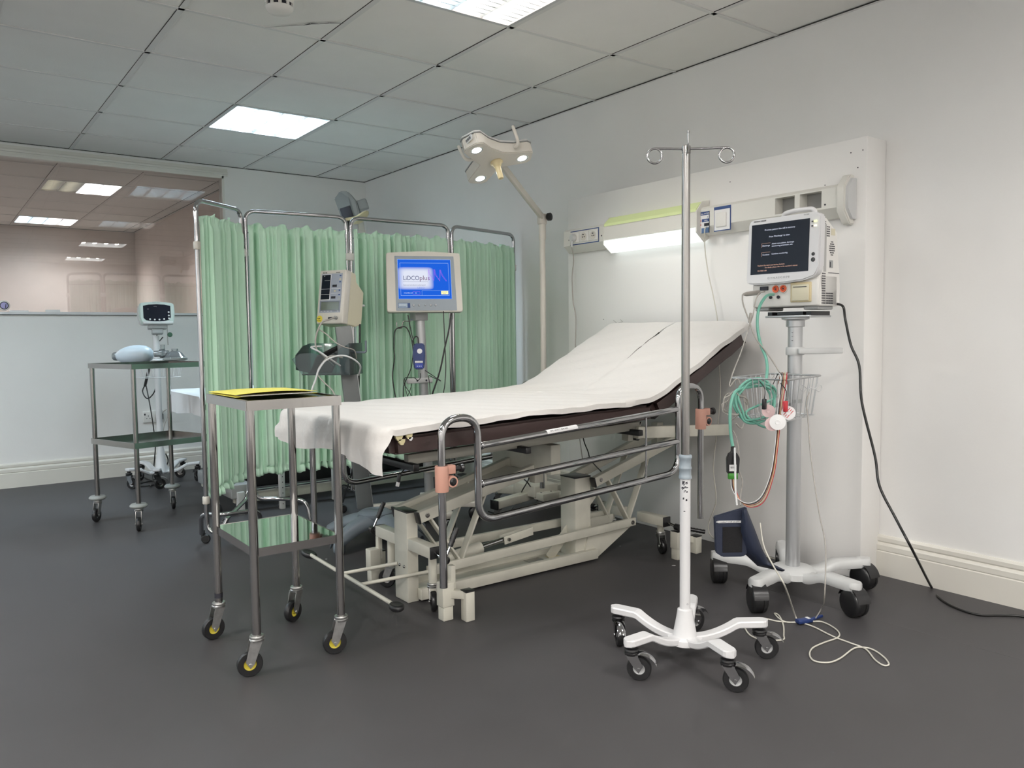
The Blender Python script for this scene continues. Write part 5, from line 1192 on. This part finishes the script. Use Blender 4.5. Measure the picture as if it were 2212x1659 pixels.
# display picture: blue field with a soft white glow behind the logo, as shown on the screen
o_ = nt.nodes.new('ShaderNodeOutputMaterial'); em = nt.nodes.new('ShaderNodeEmission'); em.inputs[1].default_value = .8; tc = nt.nodes.new('ShaderNodeTexCoord')
mp = nt.nodes.new('ShaderNodeMapping'); ln = nt.nodes.new('ShaderNodeVectorMath'); ln.operation = 'LENGTH'; rp = nt.nodes.new('ShaderNodeValToRGB')
nt.links.new(tc.outputs['UV'], mp.inputs[0]); mp.inputs['Location'].default_value = (-.33*2.7, -.52*3.2, 0); mp.inputs['Scale'].default_value = (2.7, 3.2, 1)
ab = nt.nodes.new('ShaderNodeVectorMath'); ab.operation = 'MULTIPLY'; nt.links.new(mp.outputs[0], ab.inputs[0]); nt.links.new(mp.outputs[0], ab.inputs[1]); ab2 = nt.nodes.new('ShaderNodeVectorMath'); ab2.operation = 'MULTIPLY'
nt.links.new(ab.outputs[0], ab2.inputs[0]); nt.links.new(ab.outputs[0], ab2.inputs[1]); nt.links.new(ab2.outputs[0], ln.inputs[0]); nt.links.new(ln.outputs['Value'], rp.inputs[0])
rp.color_ramp.elements[0].position = .10; rp.color_ramp.elements[0].color = (.78, .82, .95, 1); rp.color_ramp.elements[1].position = .75; rp.color_ramp.elements[1].color = (.016, .13, .76, 1); nt.links.new(rp.outputs[0], em.inputs[0]); nt.links.new(em.outputs[0], o_.inputs[0])
b = MB(Ml); X0s, X1s, Z0s, Z1s = -.136, .140, .066, Hl-.040
b.quad((X0s, y-.0025, Z0s), (X1s, y-.0025, Z0s), (X1s, y-.0025, Z1s), (X0s, y-.0025, Z1s), E_blue); so = b.build('screen', lm)
uv = so.data.uv_layers.new(name='UVMap')
for i, c in enumerate(((0, 0), (1, 0), (1, 1), (0, 1))): uv.data[i].uv = c
E_line = emitter('display_line', (.45, .65, 1), .8); E_ink = emitter('display_ink', (.05, .06, .15), 1); E_pur = emitter('display_purple', (.35, .12, .75), 1); E_yl = emitter('display_yellow', (.95, .88, .45), 1); E_wh = emitter('display_white', (.8, .85, 1), 1)
fx = lambda f: X0s+(X1s-X0s)*f; fz = lambda f: Z0s+(Z1s-Z0s)*f; yy = y-.0032
b = MB(Ml)
def ln_(x0, z0, x1, z1, w, m, yo=0): b.bar((fx(x0), yy+yo, fz(z0)), (fx(x1), yy+yo, fz(z1)), .0004, w, m, up=(0, 1, 0)) if 0 else b.tube([(fx(x0), yy+yo, fz(z0)), (fx(x1), yy+yo, fz(z1))], w/2, m, 4)
for (q0, q1, q2, q3) in ((.045, .905, .955, .905), (.045, .09, .955, .09), (.045, .09, .045, .905), (.955, .09, .955, .905), (0.0, .995, 1, .995), (.0, .005, 0, .995), (1, .005, 1, .995), (0, .005, 1, .005)): ln_(q0, q1, q2, q3, .0014, E_line)
for (q0, q1, q2, q3) in ((.44, .215, .955, .215), (.44, .09, .44, .215)): ln_(q0, q1, q2, q3, .001, E_line)
for (q0, q1, q2, q3) in ((.27, .19, .40, .19), (.27, .12, .40, .12), (.27, .12, .27, .19), (.40, .12, .40, .19)): ln_(q0, q1, q2, q3, .001, E_pur)
for j, off in enumerate((0, .012, -.008)):
    P = [(.575+off, .48), (.575+off, .76-.02*j), (.60+off, .62), (.675, .46+.01*j), (.685+off, .75), (.71+off, .60), (.785, .45+.01*j), (.795+off, .74), (.83+off, .60), (.91+off, .45)]
    for i in range(len(P)-1): ln_(*P[i], *P[i+1], .0009, E_pur)
b.build('display_lines', lm)
b = MB(Ml); TT = lambda f, g: TX_(fx(f), yy, fz(g))
b.text('LiDCO', .0335, E_ink, TT(.095, .475), 'LEFT', .0001, .84); b.text('plus', .036, mat('x', (0, 0, 0)) if 0 else emitter('display_mauve', (.16, .09, .16), 1), TT(.400, .475), 'LEFT', .0001, .95)
ln_(.09, .435, .56, .435, .0010, E_ink); b.text('Continuous haemodynamic monitoring tools', .0078, E_ink, TT(.095, .345), 'LEFT', .0001, .82); ln_(.09, .33, .5, .33, .0005, E_ink)
b.text('LiDCO', .0120, emitter('display_mid', (.1, .2, .6), 1), TT(.36, .265)); b.text('www.lidco.com', .0075, E_wh, TT(.10, .145)); b.text('Exit', .006, E_wh, TT(.31, .145)); b.build('display_text', lm)
b = MB(Ml); b.box((fx(.80), yy-.0004, fz(.12)), (fx(.935), yy, fz(.205)), E_yl, 0); b.text('LiDCO Start', .0055, E_ink, TX_(fx(.812), yy-.0006, fz(.170))); b.text('System', .0055, E_ink, TX_(fx(.835), yy-.0006, fz(.135))); b.build('display_button', lm)
b = MB(Ml); b.box((-.140, y-.0030, .020), (-.078, y-.001, .046), M_bluel, .001); b.box((-.138, y-.0034, .022), (-.092, y-.0028, .044), mat('plate_pale', (.4, .5, .6), .4)); b.text('LiDCO plus', .008, M_label, TX_(-.136, y-.0038, .033)); b.text('HEMODYNAMIC', .005, M_bluel, TX_(-.136, y-.0038, .025)); b.build('name_plate', lm)
for k, x in enumerate((-.060, -.032, .0, .028, .054)):
    b = MB(Ml); r = .006 if k != 2 else .004; b.lathe([(0, -.006), (r*.6, -.006), (r, -.003), (r, 0)], M_alu if k != 2 else M_greyp, (x, y, .034), (0, 1, 0), 16); b.build('button', lm)
# hook, module, bracket on the pole
c = sy_(897, 700, ly); b = MB(); b.tube(smooth_path([sd(890, 690, 4.05), sd(885, 694, 4.03), sd(872, 694, 4.03), sd(869, 702, 4.03), sd(868, 708, 4.03), sd(861, 709, 4.03), sd(857, 704, 4.03), sd(857, 696, 4.03)], 5), .0025, M_satin, 8); b.build('cable_hook', ls)
hm = sd(906, 770, 4.0); HM = frame(hm, radians(-36), 0); b = MB(HM)
b.prism([(-.030, -.045), (-.024, -.065), (.020, -.065), (.026, -.045), (.030, .01), (.026, .062), (.020, .066), (-.020, .066), (-.027, .060), (-.033, .01)], -.012, .014, M_blue, 'y', bev=.005)
hh = thing('handheld_module', 'dark blue sensor module with a white round sticker hung on the pole', 'monitor module', frame(hm, radians(-36))); b.build('module_body', hh)
b = MB(HM); b.lathe([(0, -.0135), (.013, -.0135), (.013, -.012)], M_label, (.003, 0, .027), (0, 1, 0), 24); b.box((-.021, -.0135, -.032), (.018, -.012, -.022), M_label); b.text('LiDCO CM 31-02', .0048, M_ink, TX_(-.018, -.0137, -.029)); b.box((-.020, -.0132, -.058), (.018, -.012, -.034), mat('royal_blue', (.03, .06, .35), .5))
for x in (-.010, .0, .009): b.lathe([(0, -.0138), (.0025, -.0138), (.0025, -.013)], M_label, (x, 0, -.048), (0, 1, 0), 10)
b.build('module_labels', hh)
c = sy_(906, 822, ly-.03); b = MB(); b.box((c.x-.075, c.y-.012, c.z-.014), (c.x+.075, c.y+.01, c.z+.013), M_lgrey, .004)
for dx in (-.02, .035): b.lathe([(0, -.014), (.005, -.014), (.005, -.01)], M_ink, (c.x+dx, c.y, c.z), (0, 1, 0), 12)
b.build('cable_bracket', ls)
W4 = lambda D, *L: [sd(u, v, D) for u, v in L]
for i, (D, L, lb, r) in enumerate((
  (4.0, ((893, 760), (888, 730), (878, 708), (865, 707), (853, 716), (851, 750), (852, 775), (848, 810), (851, 840), (857, 870)), 'black lead looped over the hook left of the pole', .0028),
  (4.02, ((881, 680), (885, 700), (889, 720), (894, 745), (891, 775), (888, 795), (880, 815), (872, 835), (871, 870)), 'black lead running down beside the pole into the bracket', .0024),
  (4.03, ((958, 672), (959, 700), (961, 745), (963, 790), (961, 830), (958, 850), (958, 880)), 'thin black lead hanging from the right end of the blue screen monitor', .0024),
  (4.03, ((974, 676), (970, 710), (961, 750), (953, 790), (946, 815), (935, 848), (925, 885)), 'thicker black lead slanting down from the blue screen monitor', .0042),
  (3.98, ((904, 742), (903, 730), (898, 727), (893, 733), (890, 742)), 'short black loop at the top of the blue module', .0030),
  (3.96, ((908, 806), (908, 816), (902, 822), (895, 816), (880, 815), (874, 818), (873, 830), (886, 850), (889, 865), (888, 885)), 'black lead from below the blue module around the bracket', .0018),
  (3.96, ((918, 800), (930, 808), (945, 818), (952, 823), (935, 815), (926, 812), (928, 830), (930, 870)), 'black lead stub sticking out right of the bracket', .0020),
  (3.97, ((874, 818), (876, 840), (880, 856), (882, 885)), 'thin black lead hanging straight down from the bracket', .0016),
  (3.97, ((890, 828), (885, 845), (880, 860), (881, 885)), 'thin black lead crossing the others below the bracket', .0016))):
    cable('signal_lead', W4(D, *L), r, M_bcable, lb)
cable('floor_lead', [sz(u, v, .005) for u, v in ((1055, 1105), (1080, 1110), (1100, 1104), (1120, 1080))]+[sy_(1128, 1060, 3.5), sy_(1142, 1035, 3.5), sy_(1141, 1022, 3.5), sy_(1120, 1015, 3.5)], .0035, M_bcable, 'black lead curling over the cream lamp base under the couch')
cable('floor_lead', [sy_(1105, 1022, 3.45), sy_(1130, 1034, 3.45), sy_(1145, 1050, 3.45), sz(1160, 1080, .005), sz(1175, 1090, .005)], .0035, M_bcable, 'second black lead crossing the first over the lamp base')

# ================================================================== THINGS BEHIND THE SCREEN
# second couch
c2_ = thing('second_couch', 'second treatment couch mostly hidden behind the green screen, white linen on its foot end', 'treatment couch', frame((2.1, 5.0, 0)))
b = MB(); b.box((1.40, 4.56, .055), (2.95, 4.60, .115), M_cream, .004); b.box((1.40, 5.20, .055), (2.95, 5.24, .115), M_cream, .004); b.box((1.37, 4.52, .09), (1.49, 5.2, .17), M_greyp, .006); b.box((1.40, 4.5, .0), (1.44, 4.54, .13), M_lgrey, .003); b.build('base_frame', c2_)
b = MB(); b.cyl((1.50, 4.545, .125), (2.9, 4.545, .125), .008, M_chrome); b.build('brake_rod', c2_)
for x, zl in ((1.66, .0), (1.99, .01)):
    b = MB(); b.box((x-.015, 4.50, zl), (x+.015, 4.53, .24), M_lgrey, .002)
    for k in range(6): b.lathe([(0, -.001), (.003, -.001), (.003, 0)], M_ink, (x, 4.4995, .03+.032*k), (0, 1, 0), 8)
    b.build('leg', c2_)
b = MB(); b.box((1.55, 4.75, .10), (2.8, 5.1, .50), M_black, .01); b.box((1.5, 4.8, .17), (1.8, 4.9, .24), M_black, .01); b.build('lift_mechanism', c2_)
b = MB(); b.box((1.30, 4.72, .585), (3.05, 5.42, .655), M_black, .01); b.build('mattress', c2_)
L2 = thing('linen_sheet', 'white linen sheet hanging over the foot end of the second couch', 'sheet', frame((1.6, 5.1, .66)))
def lin(u, v):
    y = 4.70+.74*v; s = u*1.4
    if s < .12: x, z = 1.272+.006*sin(v*25)*(1-s/.12), .545+s+.012*sin(v*6)
    elif s < .145: t = (s-.12)/.025; x, z = 1.272+.02*t, .665+.008*t
    else: x, z = 1.292+s-.145, .673
    e = 0
    if v < .05: z -= (.05-v)/.05*.05; y = 4.70+.03*v
    return (x, y, z)
b = MB(); b.grid(lin, 70, 40, M_linen); b.build('linen_cover', L2)
# far lamp behind the screen
fl = thing('spot_lamp', 'grey box shaped lamp on a cream arm rising behind the screen', 'lamp', frame((2.62, 5.25, 0)))
c = sd(752, 452, 5.95); K3 = Matrix((V((RT.x, RT.y, 0)).normalized(), -V((-FW.x, -FW.y, 0)).normalized(), V((0, 0, 1)))).transposed().to_4x4(); K3.translation = c; K3 = K3 @ Matrix.Rotation(radians(-22), 4, 'Y') if 0 else K3 @ Matrix.Rotation(radians(-17), 4, 'Y')
b = MB(K3); b.prism([(-.055, -.10), (.075, -.09), (.085, .02), (.045, .115), (-.01, .135), (-.062, .09)], -.06, .08, M_greyp, 'y', bev=.008); b.prism([(-.055, -.10), (.04, -.09), (.045, .06), (-.005, .125), (-.062, .09)], -.075, -.055, mat('spot_grey', (.28, .30, .30), .5), 'y', bev=.006); hd2 = b.build('lamp_box', fl)
b = MB(K3); b.box((-.048, -.081, -.080), (.034, -.074, .006), M_ink, .002); b.box((.0, -.079, -.09), (.012, -.074, -.07), M_ink); b.build('black_window', hd2)
b = MB(K3); b.box((.08, -.03, -.04), (.15, .03, .035), M_greyp, .008); b.build('side_housing', hd2)
c3 = sd(777, 470, 5.80); b = MB(Matrix.Translation(c3)); b.lathe([(0, -.035), (.035, -.033), (.072, -.012), (.080, .004), (.072, .014), (0, .020)], M_yel2, (0, 0, 0), (-.45, .25, .8), 28); b.build('pivot_disc', fl)
b = MB(); b.bar(sd(742, 476, 5.93), c3, .05, .02, M_yel2, bev=.004); b.bar(sd(779, 480, 5.98), sd(790, 560, 6.0), .035, .045, M_bezel, bev=.006); e3 = sd(790, 560, 6.0); b.cyl((e3.x, e3.y, .06), e3, .02, M_bezel); b.lathe([(0, 0), (.22, 0), (.22, .03), (.05, .07), (0, .07)], M_bezel, (e3.x, e3.y, 0), n=28); b.build('support_arm', fl)
b = MB(); b.cyl(sd(750, 478, 5.9), sd(753, 500, 5.9), .022, M_blackp, .008); b.build('black_nozzle', fl)

# ================================================================== FAR TROLLEY (left)
ft = thing('steel_trolley', 'far steel trolley with grey bumper discs above its wheels', 'trolley', frame((1.02, 4.72, 0)))
Lg = [V((.881, 4.488, 0)), V((1.292, 4.574, 0)), V((1.159, 4.95, 0)), V((.748, 4.864, 0))]; c = sum(Lg, V())/4
def tray(z, h, name, lip):
    b = MB(); o2 = [p+(p-c).normalized()*.018 for p in Lg]
    for i in range(4):
        p, q = o2[i], o2[(i+1) % 4]; hh2 = h
        b.bar(p+V((0, 0, z)), q+V((0, 0, z)), .004, h, M_satin)
    b.add([p+V((0, 0, z-h/2+.003)) for p in o2], [[0, 1, 2, 3]], M_satin); 
    return b.build(name, ft)
tray(.858, .026, 'top_tray', 1); tray(.445, .030, 'lower_shelf', 1)
for i, (p, hd) in enumerate(zip(Lg, (-1.9, -1.2, -1.7, -2.2))):
    b = MB(); b.cyl((p.x, p.y, .12), (p.x, p.y, .85), .0125, M_satin, n=20); b.build('leg', ft)
    b = MB(); b.lathe([(.012, .120), (.036, .120), (.044, .127), (.044, .133), (.036, .141), (.012, .141)], M_bumper, (p.x, p.y, 0), n=30); b.build('bumper_disc', ft)
    castor(ft, (p.x, p.y, .118), hd, .037, .018, M_black, M_satin, M_zinc, .02)
# resuscitation bag
ra = sd(253, 770, 4.62); rb = sd(337, 754, 4.60); zb_ = .862; ra.z = zb_+.040; rb.z = zb_+.052; dr = (rb-ra)
rg = thing('resuscitation_bag', 'translucent blue white resuscitation bag with clear mask lying on the far trolley', 'resuscitation bag', frame(((ra+rb)/2).to_tuple()[:2]+(zb_,)))
b = MB(); b.lathe([(0, .0), (.022, .0), (.028, .010), (.040, .03), (.052, .065), (.0575, .105), (.057, .14), (.050, .175), (.036, .20), (.022, .210), (0, .212)], mat('silicone_bag', (.55, .64, .72), .35), ra, dr, 36); b.build('squeeze_bag', rg)
b = MB(); b.lathe([(0, -.022), (.020, -.022), (.024, -.016), (.026, .0), (.024, .012)], M_clear, ra, dr, 24); b.build('tail_valve', rg)
e = rb+dr.normalized()*.012; sdv = V((-dr.y, dr.x, 0)).normalized(); dn = dr.normalized()
b = MB(); b.lathe([(0, .0), (.018, 0), (.018, .03), (.026, .035), (.026, .055), (.016, .06), (.016, .08), (0, .08)], M_clear, e-dn*.02, dn, 24); b.cyl(e+dn*.028, e+dn*.028+V((0, 0, .05)), .012, M_clear); b.cyl(e+dn*.05+V((0, 0, -.01)), e+dn*.13+V((0, 0, -.014)), .014, M_clear, .012); b.build('patient_valve', rg)
mk = e+dn*.10+V((0, 0, -.022)); b = MB(Matrix.Translation(mk) @ Matrix.Rotation(math.atan2(dn.y, dn.x)-.1, 4, 'Z') @ Matrix.Diagonal((1.35, .9, 1, 1)))
b.lathe([(.046, -.022), (.052, -.018), (.052, -.008), (.046, -.003), (.030, .022), (.014, .032), (.014, .045), (0, .045)], M_clear, n=30); b.lathe([(.044, -.024), (.054, -.020), (.054, -.008), (.044, -.004)], mat('mask_cushion', (.25, .28, .28), .3), n=30); b.build('face_mask', rg)

# vital signs monitor on its stand by the back wall
vs_ = thing('vital_signs_monitor', 'small pale vital signs monitor on a white pole by the back wall', 'patient monitor', frame((1.31, 5.86, 0)))
vx, vy = 1.300, 5.84
b = MB(); b.cyl((vx, vy, .14), (vx-.0, vy, 1.02), .020, M_white, n=24); b.lathe([(.0, .075), (.05, .08), (.035, .13), (.028, .20), (.022, .24)], M_white, (vx, vy, 0), n=26); b.build('pole', vs_)
b = MB()
for a in (-160, -110, -20, 40, 110):
    A = radians(a); L = .25; P = [(vx+cos(A)*.02, vy+sin(A)*.02, .080), (vx+cos(A)*.10, vy+sin(A)*.10, .085), (vx+cos(A)*.17, vy+sin(A)*.17, .125), (vx+cos(A)*L, vy+sin(A)*L, .13)]
    for i in range(3): b.bar(P[i], P[i+1], .045, .018, M_white, bev=.004)
b.build('star_base', vs_)
for a in (-160, -110, -20, 40, 110):
    A = radians(a); castor(vs_, (vx+cos(A)*.235, vy+sin(A)*.235, .118), A+2, .036, .018, M_black, M_satin, M_chrome, .02, 'ring')
mv = sy_(340, 702, 5.80); Mv = frame(mv, radians(-8), radians(-8)); b = MB(Mv)
sh = rounded([(-.098, .004), (.098, .004), (.112, .06), (.108, .148), (0, .160), (-.108, .148), (-.112, .06)], .02)
b.prism(sh, -.02, .05, mat('pale_green_grey', (.58, .66, .62), .4), 'y', bev=.008); b.prism([(x*.97-.01, z*.92+.005) for x, z in sh], .05, .09, M_lgrey, 'y', bev=.008); b.box((-.09, -.028, .002), (.10, .02, .022), M_lgrey, .006)
b.box((-.06, -.01, -.025), (.06, .06, .004), M_greyp, .006); b.box((-.035, .0, -.06), (.035, .06, -.022), M_greyp, .006); vb = b.build('monitor', vs_)
b = MB(Mv); pl = [(-.085, .045), (-.07, .030), (-.04, .024), (0, .021), (.04, .024), (.075, .033), (.085, .05), (.085, .128), (.05, .136), (0, .139), (-.05, .136), (-.085, .128)]; b.prism(pl, -.0212, -.018, M_dscreen, 'y')
for (x, z) in ((-.045, .036), (-.016, .034), (.013, .034), (.042, .037), (.073, .085), (.073, .062), (.073, .042)): b.lathe([(0, -.0235), (.005, -.0230), (.006, -.021)], M_label, (x, 0, z), (0, 1, 0), 14)
b.text('Welch Allyn', .010, M_greyp, TX_(-.028, -.0208, .146)); b.text('mmHg', .007, M_greyp, TX_(-.02, -.0216, .122)); b.box((-.06, -.0216, .105), (-.05, -.021, .107), M_greyp); b.build('display_panel', vb)
b = MB(); p = sy_(367, 723, 5.80); b.lathe([(0, -.008), (.015, -.007), (.017, 0), (.015, .007), (0, .008)], mat('dark_green', (.04, .10, .06), .5), p, (0, 1, 0), 20); b.build('green_dial', vs_)
b = MB(); bz0, bz1 = .86, .78; cb = [V((vx+dx, vy+dy, bz0)) for dx, dy in ((-.16, -.16), (.13, -.16), (.13, .02), (-.16, .02))]; cl_ = [V((p.x*.85+vx*.15, p.y, bz1-.04)) for p in cb]
b.tube(cb, .003, M_white, 6, closed=True); b.tube(cl_, .0025, M_white, 6, closed=True)
for i in range(4):
    for k in range(8): f = (k+.5)/8; b.tube([cb[i].lerp(cb[(i+1) % 4], f), cl_[i].lerp(cl_[(i+1) % 4], f)], .0015, M_white, 5)
b.build('wire_basket', vs_)
b = MB(); b.bar(sd(322, 795, 5.75), sd(313, 835, 5.75), .02, .018, M_blackp, bev=.004); pb = b.build('probe'); tag(pb, 'black probe handle hanging below the small monitor basket', 'probe')
cable('probe_cable', [sd(313, 832, 5.75), sd(308, 845, 5.74), sd(314, 858, 5.73), sd(322, 860, 5.73), sd(334, 845, 5.74), sd(341, 815, 5.76)], .0045, M_bcable, 'black cable looping below the small monitor basket')
cable('probe_cable', [sd(314, 825, 5.75), sd(322, 865, 5.72), sd(328, 900, 5.70), sd(333, 935, 5.70), sd(336, 960, 5.72), sd(330, 1030, 5.7), sz(325, 1050, .01)], .004, M_bcable, 'long black cable dropping behind the far trolley')
b = MB(); b.tube(smooth_path([sd(357, 700, 5.74), sd(345, 712, 5.72), sd(338, 728, 5.72), sd(342, 738, 5.72), sd(352, 728, 5.72)], 8), .0035, M_bcable, 8); b.build('wound_cable', vs_)
cable('probe_cable', [sd(361, 700, 5.72), sd(362, 730, 5.72), sd(363, 745, 5.72)], .003, M_gcable, 'grey cable falling from the small monitor to the mask')
cable('floor_lead', [sd(358, 980, 5.6), sd(363, 993, 5.6), sd(360, 1005, 5.6)]+[sz(u, v, .006) for u, v in ((345, 1027), (330, 1037), (300, 1045), (285, 1049), (310, 1050), (341, 1045), (325, 1037), (310, 1030))], .0045, M_bcable, 'black cable lying on the floor below the small monitor')
cable('wall_cable', [sy_(345, 899, 6.31), sy_(352, 890, 6.28), sy_(362, 885, 6.25), sy_(360, 905, 6.2), sy_(353, 932, 6.2), sy_(352, 1010, 6.2)], .003, M_gcable, 'thin grey cable running down from the wall socket')
# wall socket
so_ = thing('wall_socket', 'white double wall socket low on the back wall with a black plug', 'socket', frame(sy_(327, 898, YB)))
a, c = sy_(308, 886, YB), sy_(347, 911, YB); b = MB(); b.box((a.x, YB-.012, c.z), (a.x+.146, YB, c.z+.086), M_whitep, .003)
for (dx, dz, w, h) in ((.035, .050, .004, .010), (.024, .032, .008, .004), (.046, .032, .008, .004), (.012, .062, .010, .014)): b.box((a.x+dx-w/2, YB-.0125, c.z+dz-h/2), (a.x+dx+w/2, YB-.0115, c.z+dz+h/2), M_ink)
b.build('face_plate', so_); b = MB(); b.box((a.x+.088, YB-.045, c.z+.018), (a.x+.134, YB-.012, c.z+.068), M_blackp, .008); b.build('plug', so_)
# pale box lining low on the right wall beyond the panel
b = MB(); p = sx(1138, 1004, XW-.012); q = sx(1163, 1009, XW-.012)
b.box((XW-.014, q.y, p.z), (XW, p.y, .55), mat('white_board', (.78, .79, .80), .4), .002); b.box((XW-.018, q.y-.004, p.z-.012), (XW, p.y+.004, p.z), M_whitep, .002)
tag(b.build('wall_cover'), 'low white cover plate on the right wall seen below the couch', 'cover plate')
# scraps on the floor
for k, (u, v, s_) in enumerate(((1455, 1222, .008), (1340, 1180, .004), (1190, 1227, .012), (705, 1208, .006))):
    p = sz(u, v, .001); rr = random.Random(k); b = MB(); P = [(p.x+s_*cos(a)*rr.uniform(.5, 1.6), p.y+s_*sin(a)*rr.uniform(.5, 1.6), .0008+rr.uniform(0, .002)) for a in [i*pi/3 for i in range(6)]]
    b.add(P, [[0, 1, 2, 3, 4, 5]], M_label); tag(b.build('paper_scrap'), ['tiny white scrap on the floor at the head end of the couch', 'tiny white speck on the floor behind the head end', 'crumpled clear scrap on the floor below the couch', 'small white scrap on the floor beside the left foot pad'][k], 'scrap')

# ================================================================== LAMPS, CAMERA, WORLD
def spot(p, tgt, e, size, blend, col, r=.02):
    l = bpy.data.lights.new('lamp_beam', 'SPOT'); l.energy = e; l.spot_size = size; l.spot_blend = blend; l.color = col; l.shadow_soft_size = r
    o = bpy.data.objects.new('lamp_beam', l); COL.objects.link(o); o.location = p; o.rotation_euler = (V(tgt)-V(p)).to_track_quat('-Z', 'Y').to_euler(); return o
for p in (S1, S2, S3): spot(p+nz*.012, (2.16, 2.90, .74), .9, radians(28), 1, (1, .86, .62), .02)
w = bpy.data.worlds.new('world'); bpy.context.scene.world = w; w.use_nodes = True
w.node_tree.nodes['Background'].inputs[0].default_value = (.5, .55, .6, 1); w.node_tree.nodes['Background'].inputs[1].default_value = .05
cam = bpy.data.cameras.new('camera'); co = bpy.data.objects.new('camera', cam); COL.objects.link(co)
cam.sensor_width = 36; cam.sensor_fit = 'HORIZONTAL'; cam.lens = 36*F/2212; cam.clip_start = .05; cam.clip_end = 60
Mc = Matrix((RT, UP, -FW)).transposed().to_4x4(); Mc.translation = EYE; co.matrix_world = Mc
sc = bpy.context.scene; sc.camera = co
sc.view_settings.view_transform = 'Standard'; sc.view_settings.look = 'None'; sc.view_settings.gamma = 1; sc.view_settings.use_curve_mapping = False; sc.view_settings.exposure = EXPO
sc.cycles.use_denoising = True; sc.cycles.max_bounces = 8; sc.cycles.diffuse_bounces = 4; sc.cycles.glossy_bounces = 5; sc.cycles.transparent_max_bounces = 12; sc.cycles.sample_clamp_indirect = 6; sc.cycles.caustics_reflective = False; sc.cycles.caustics_refractive = False
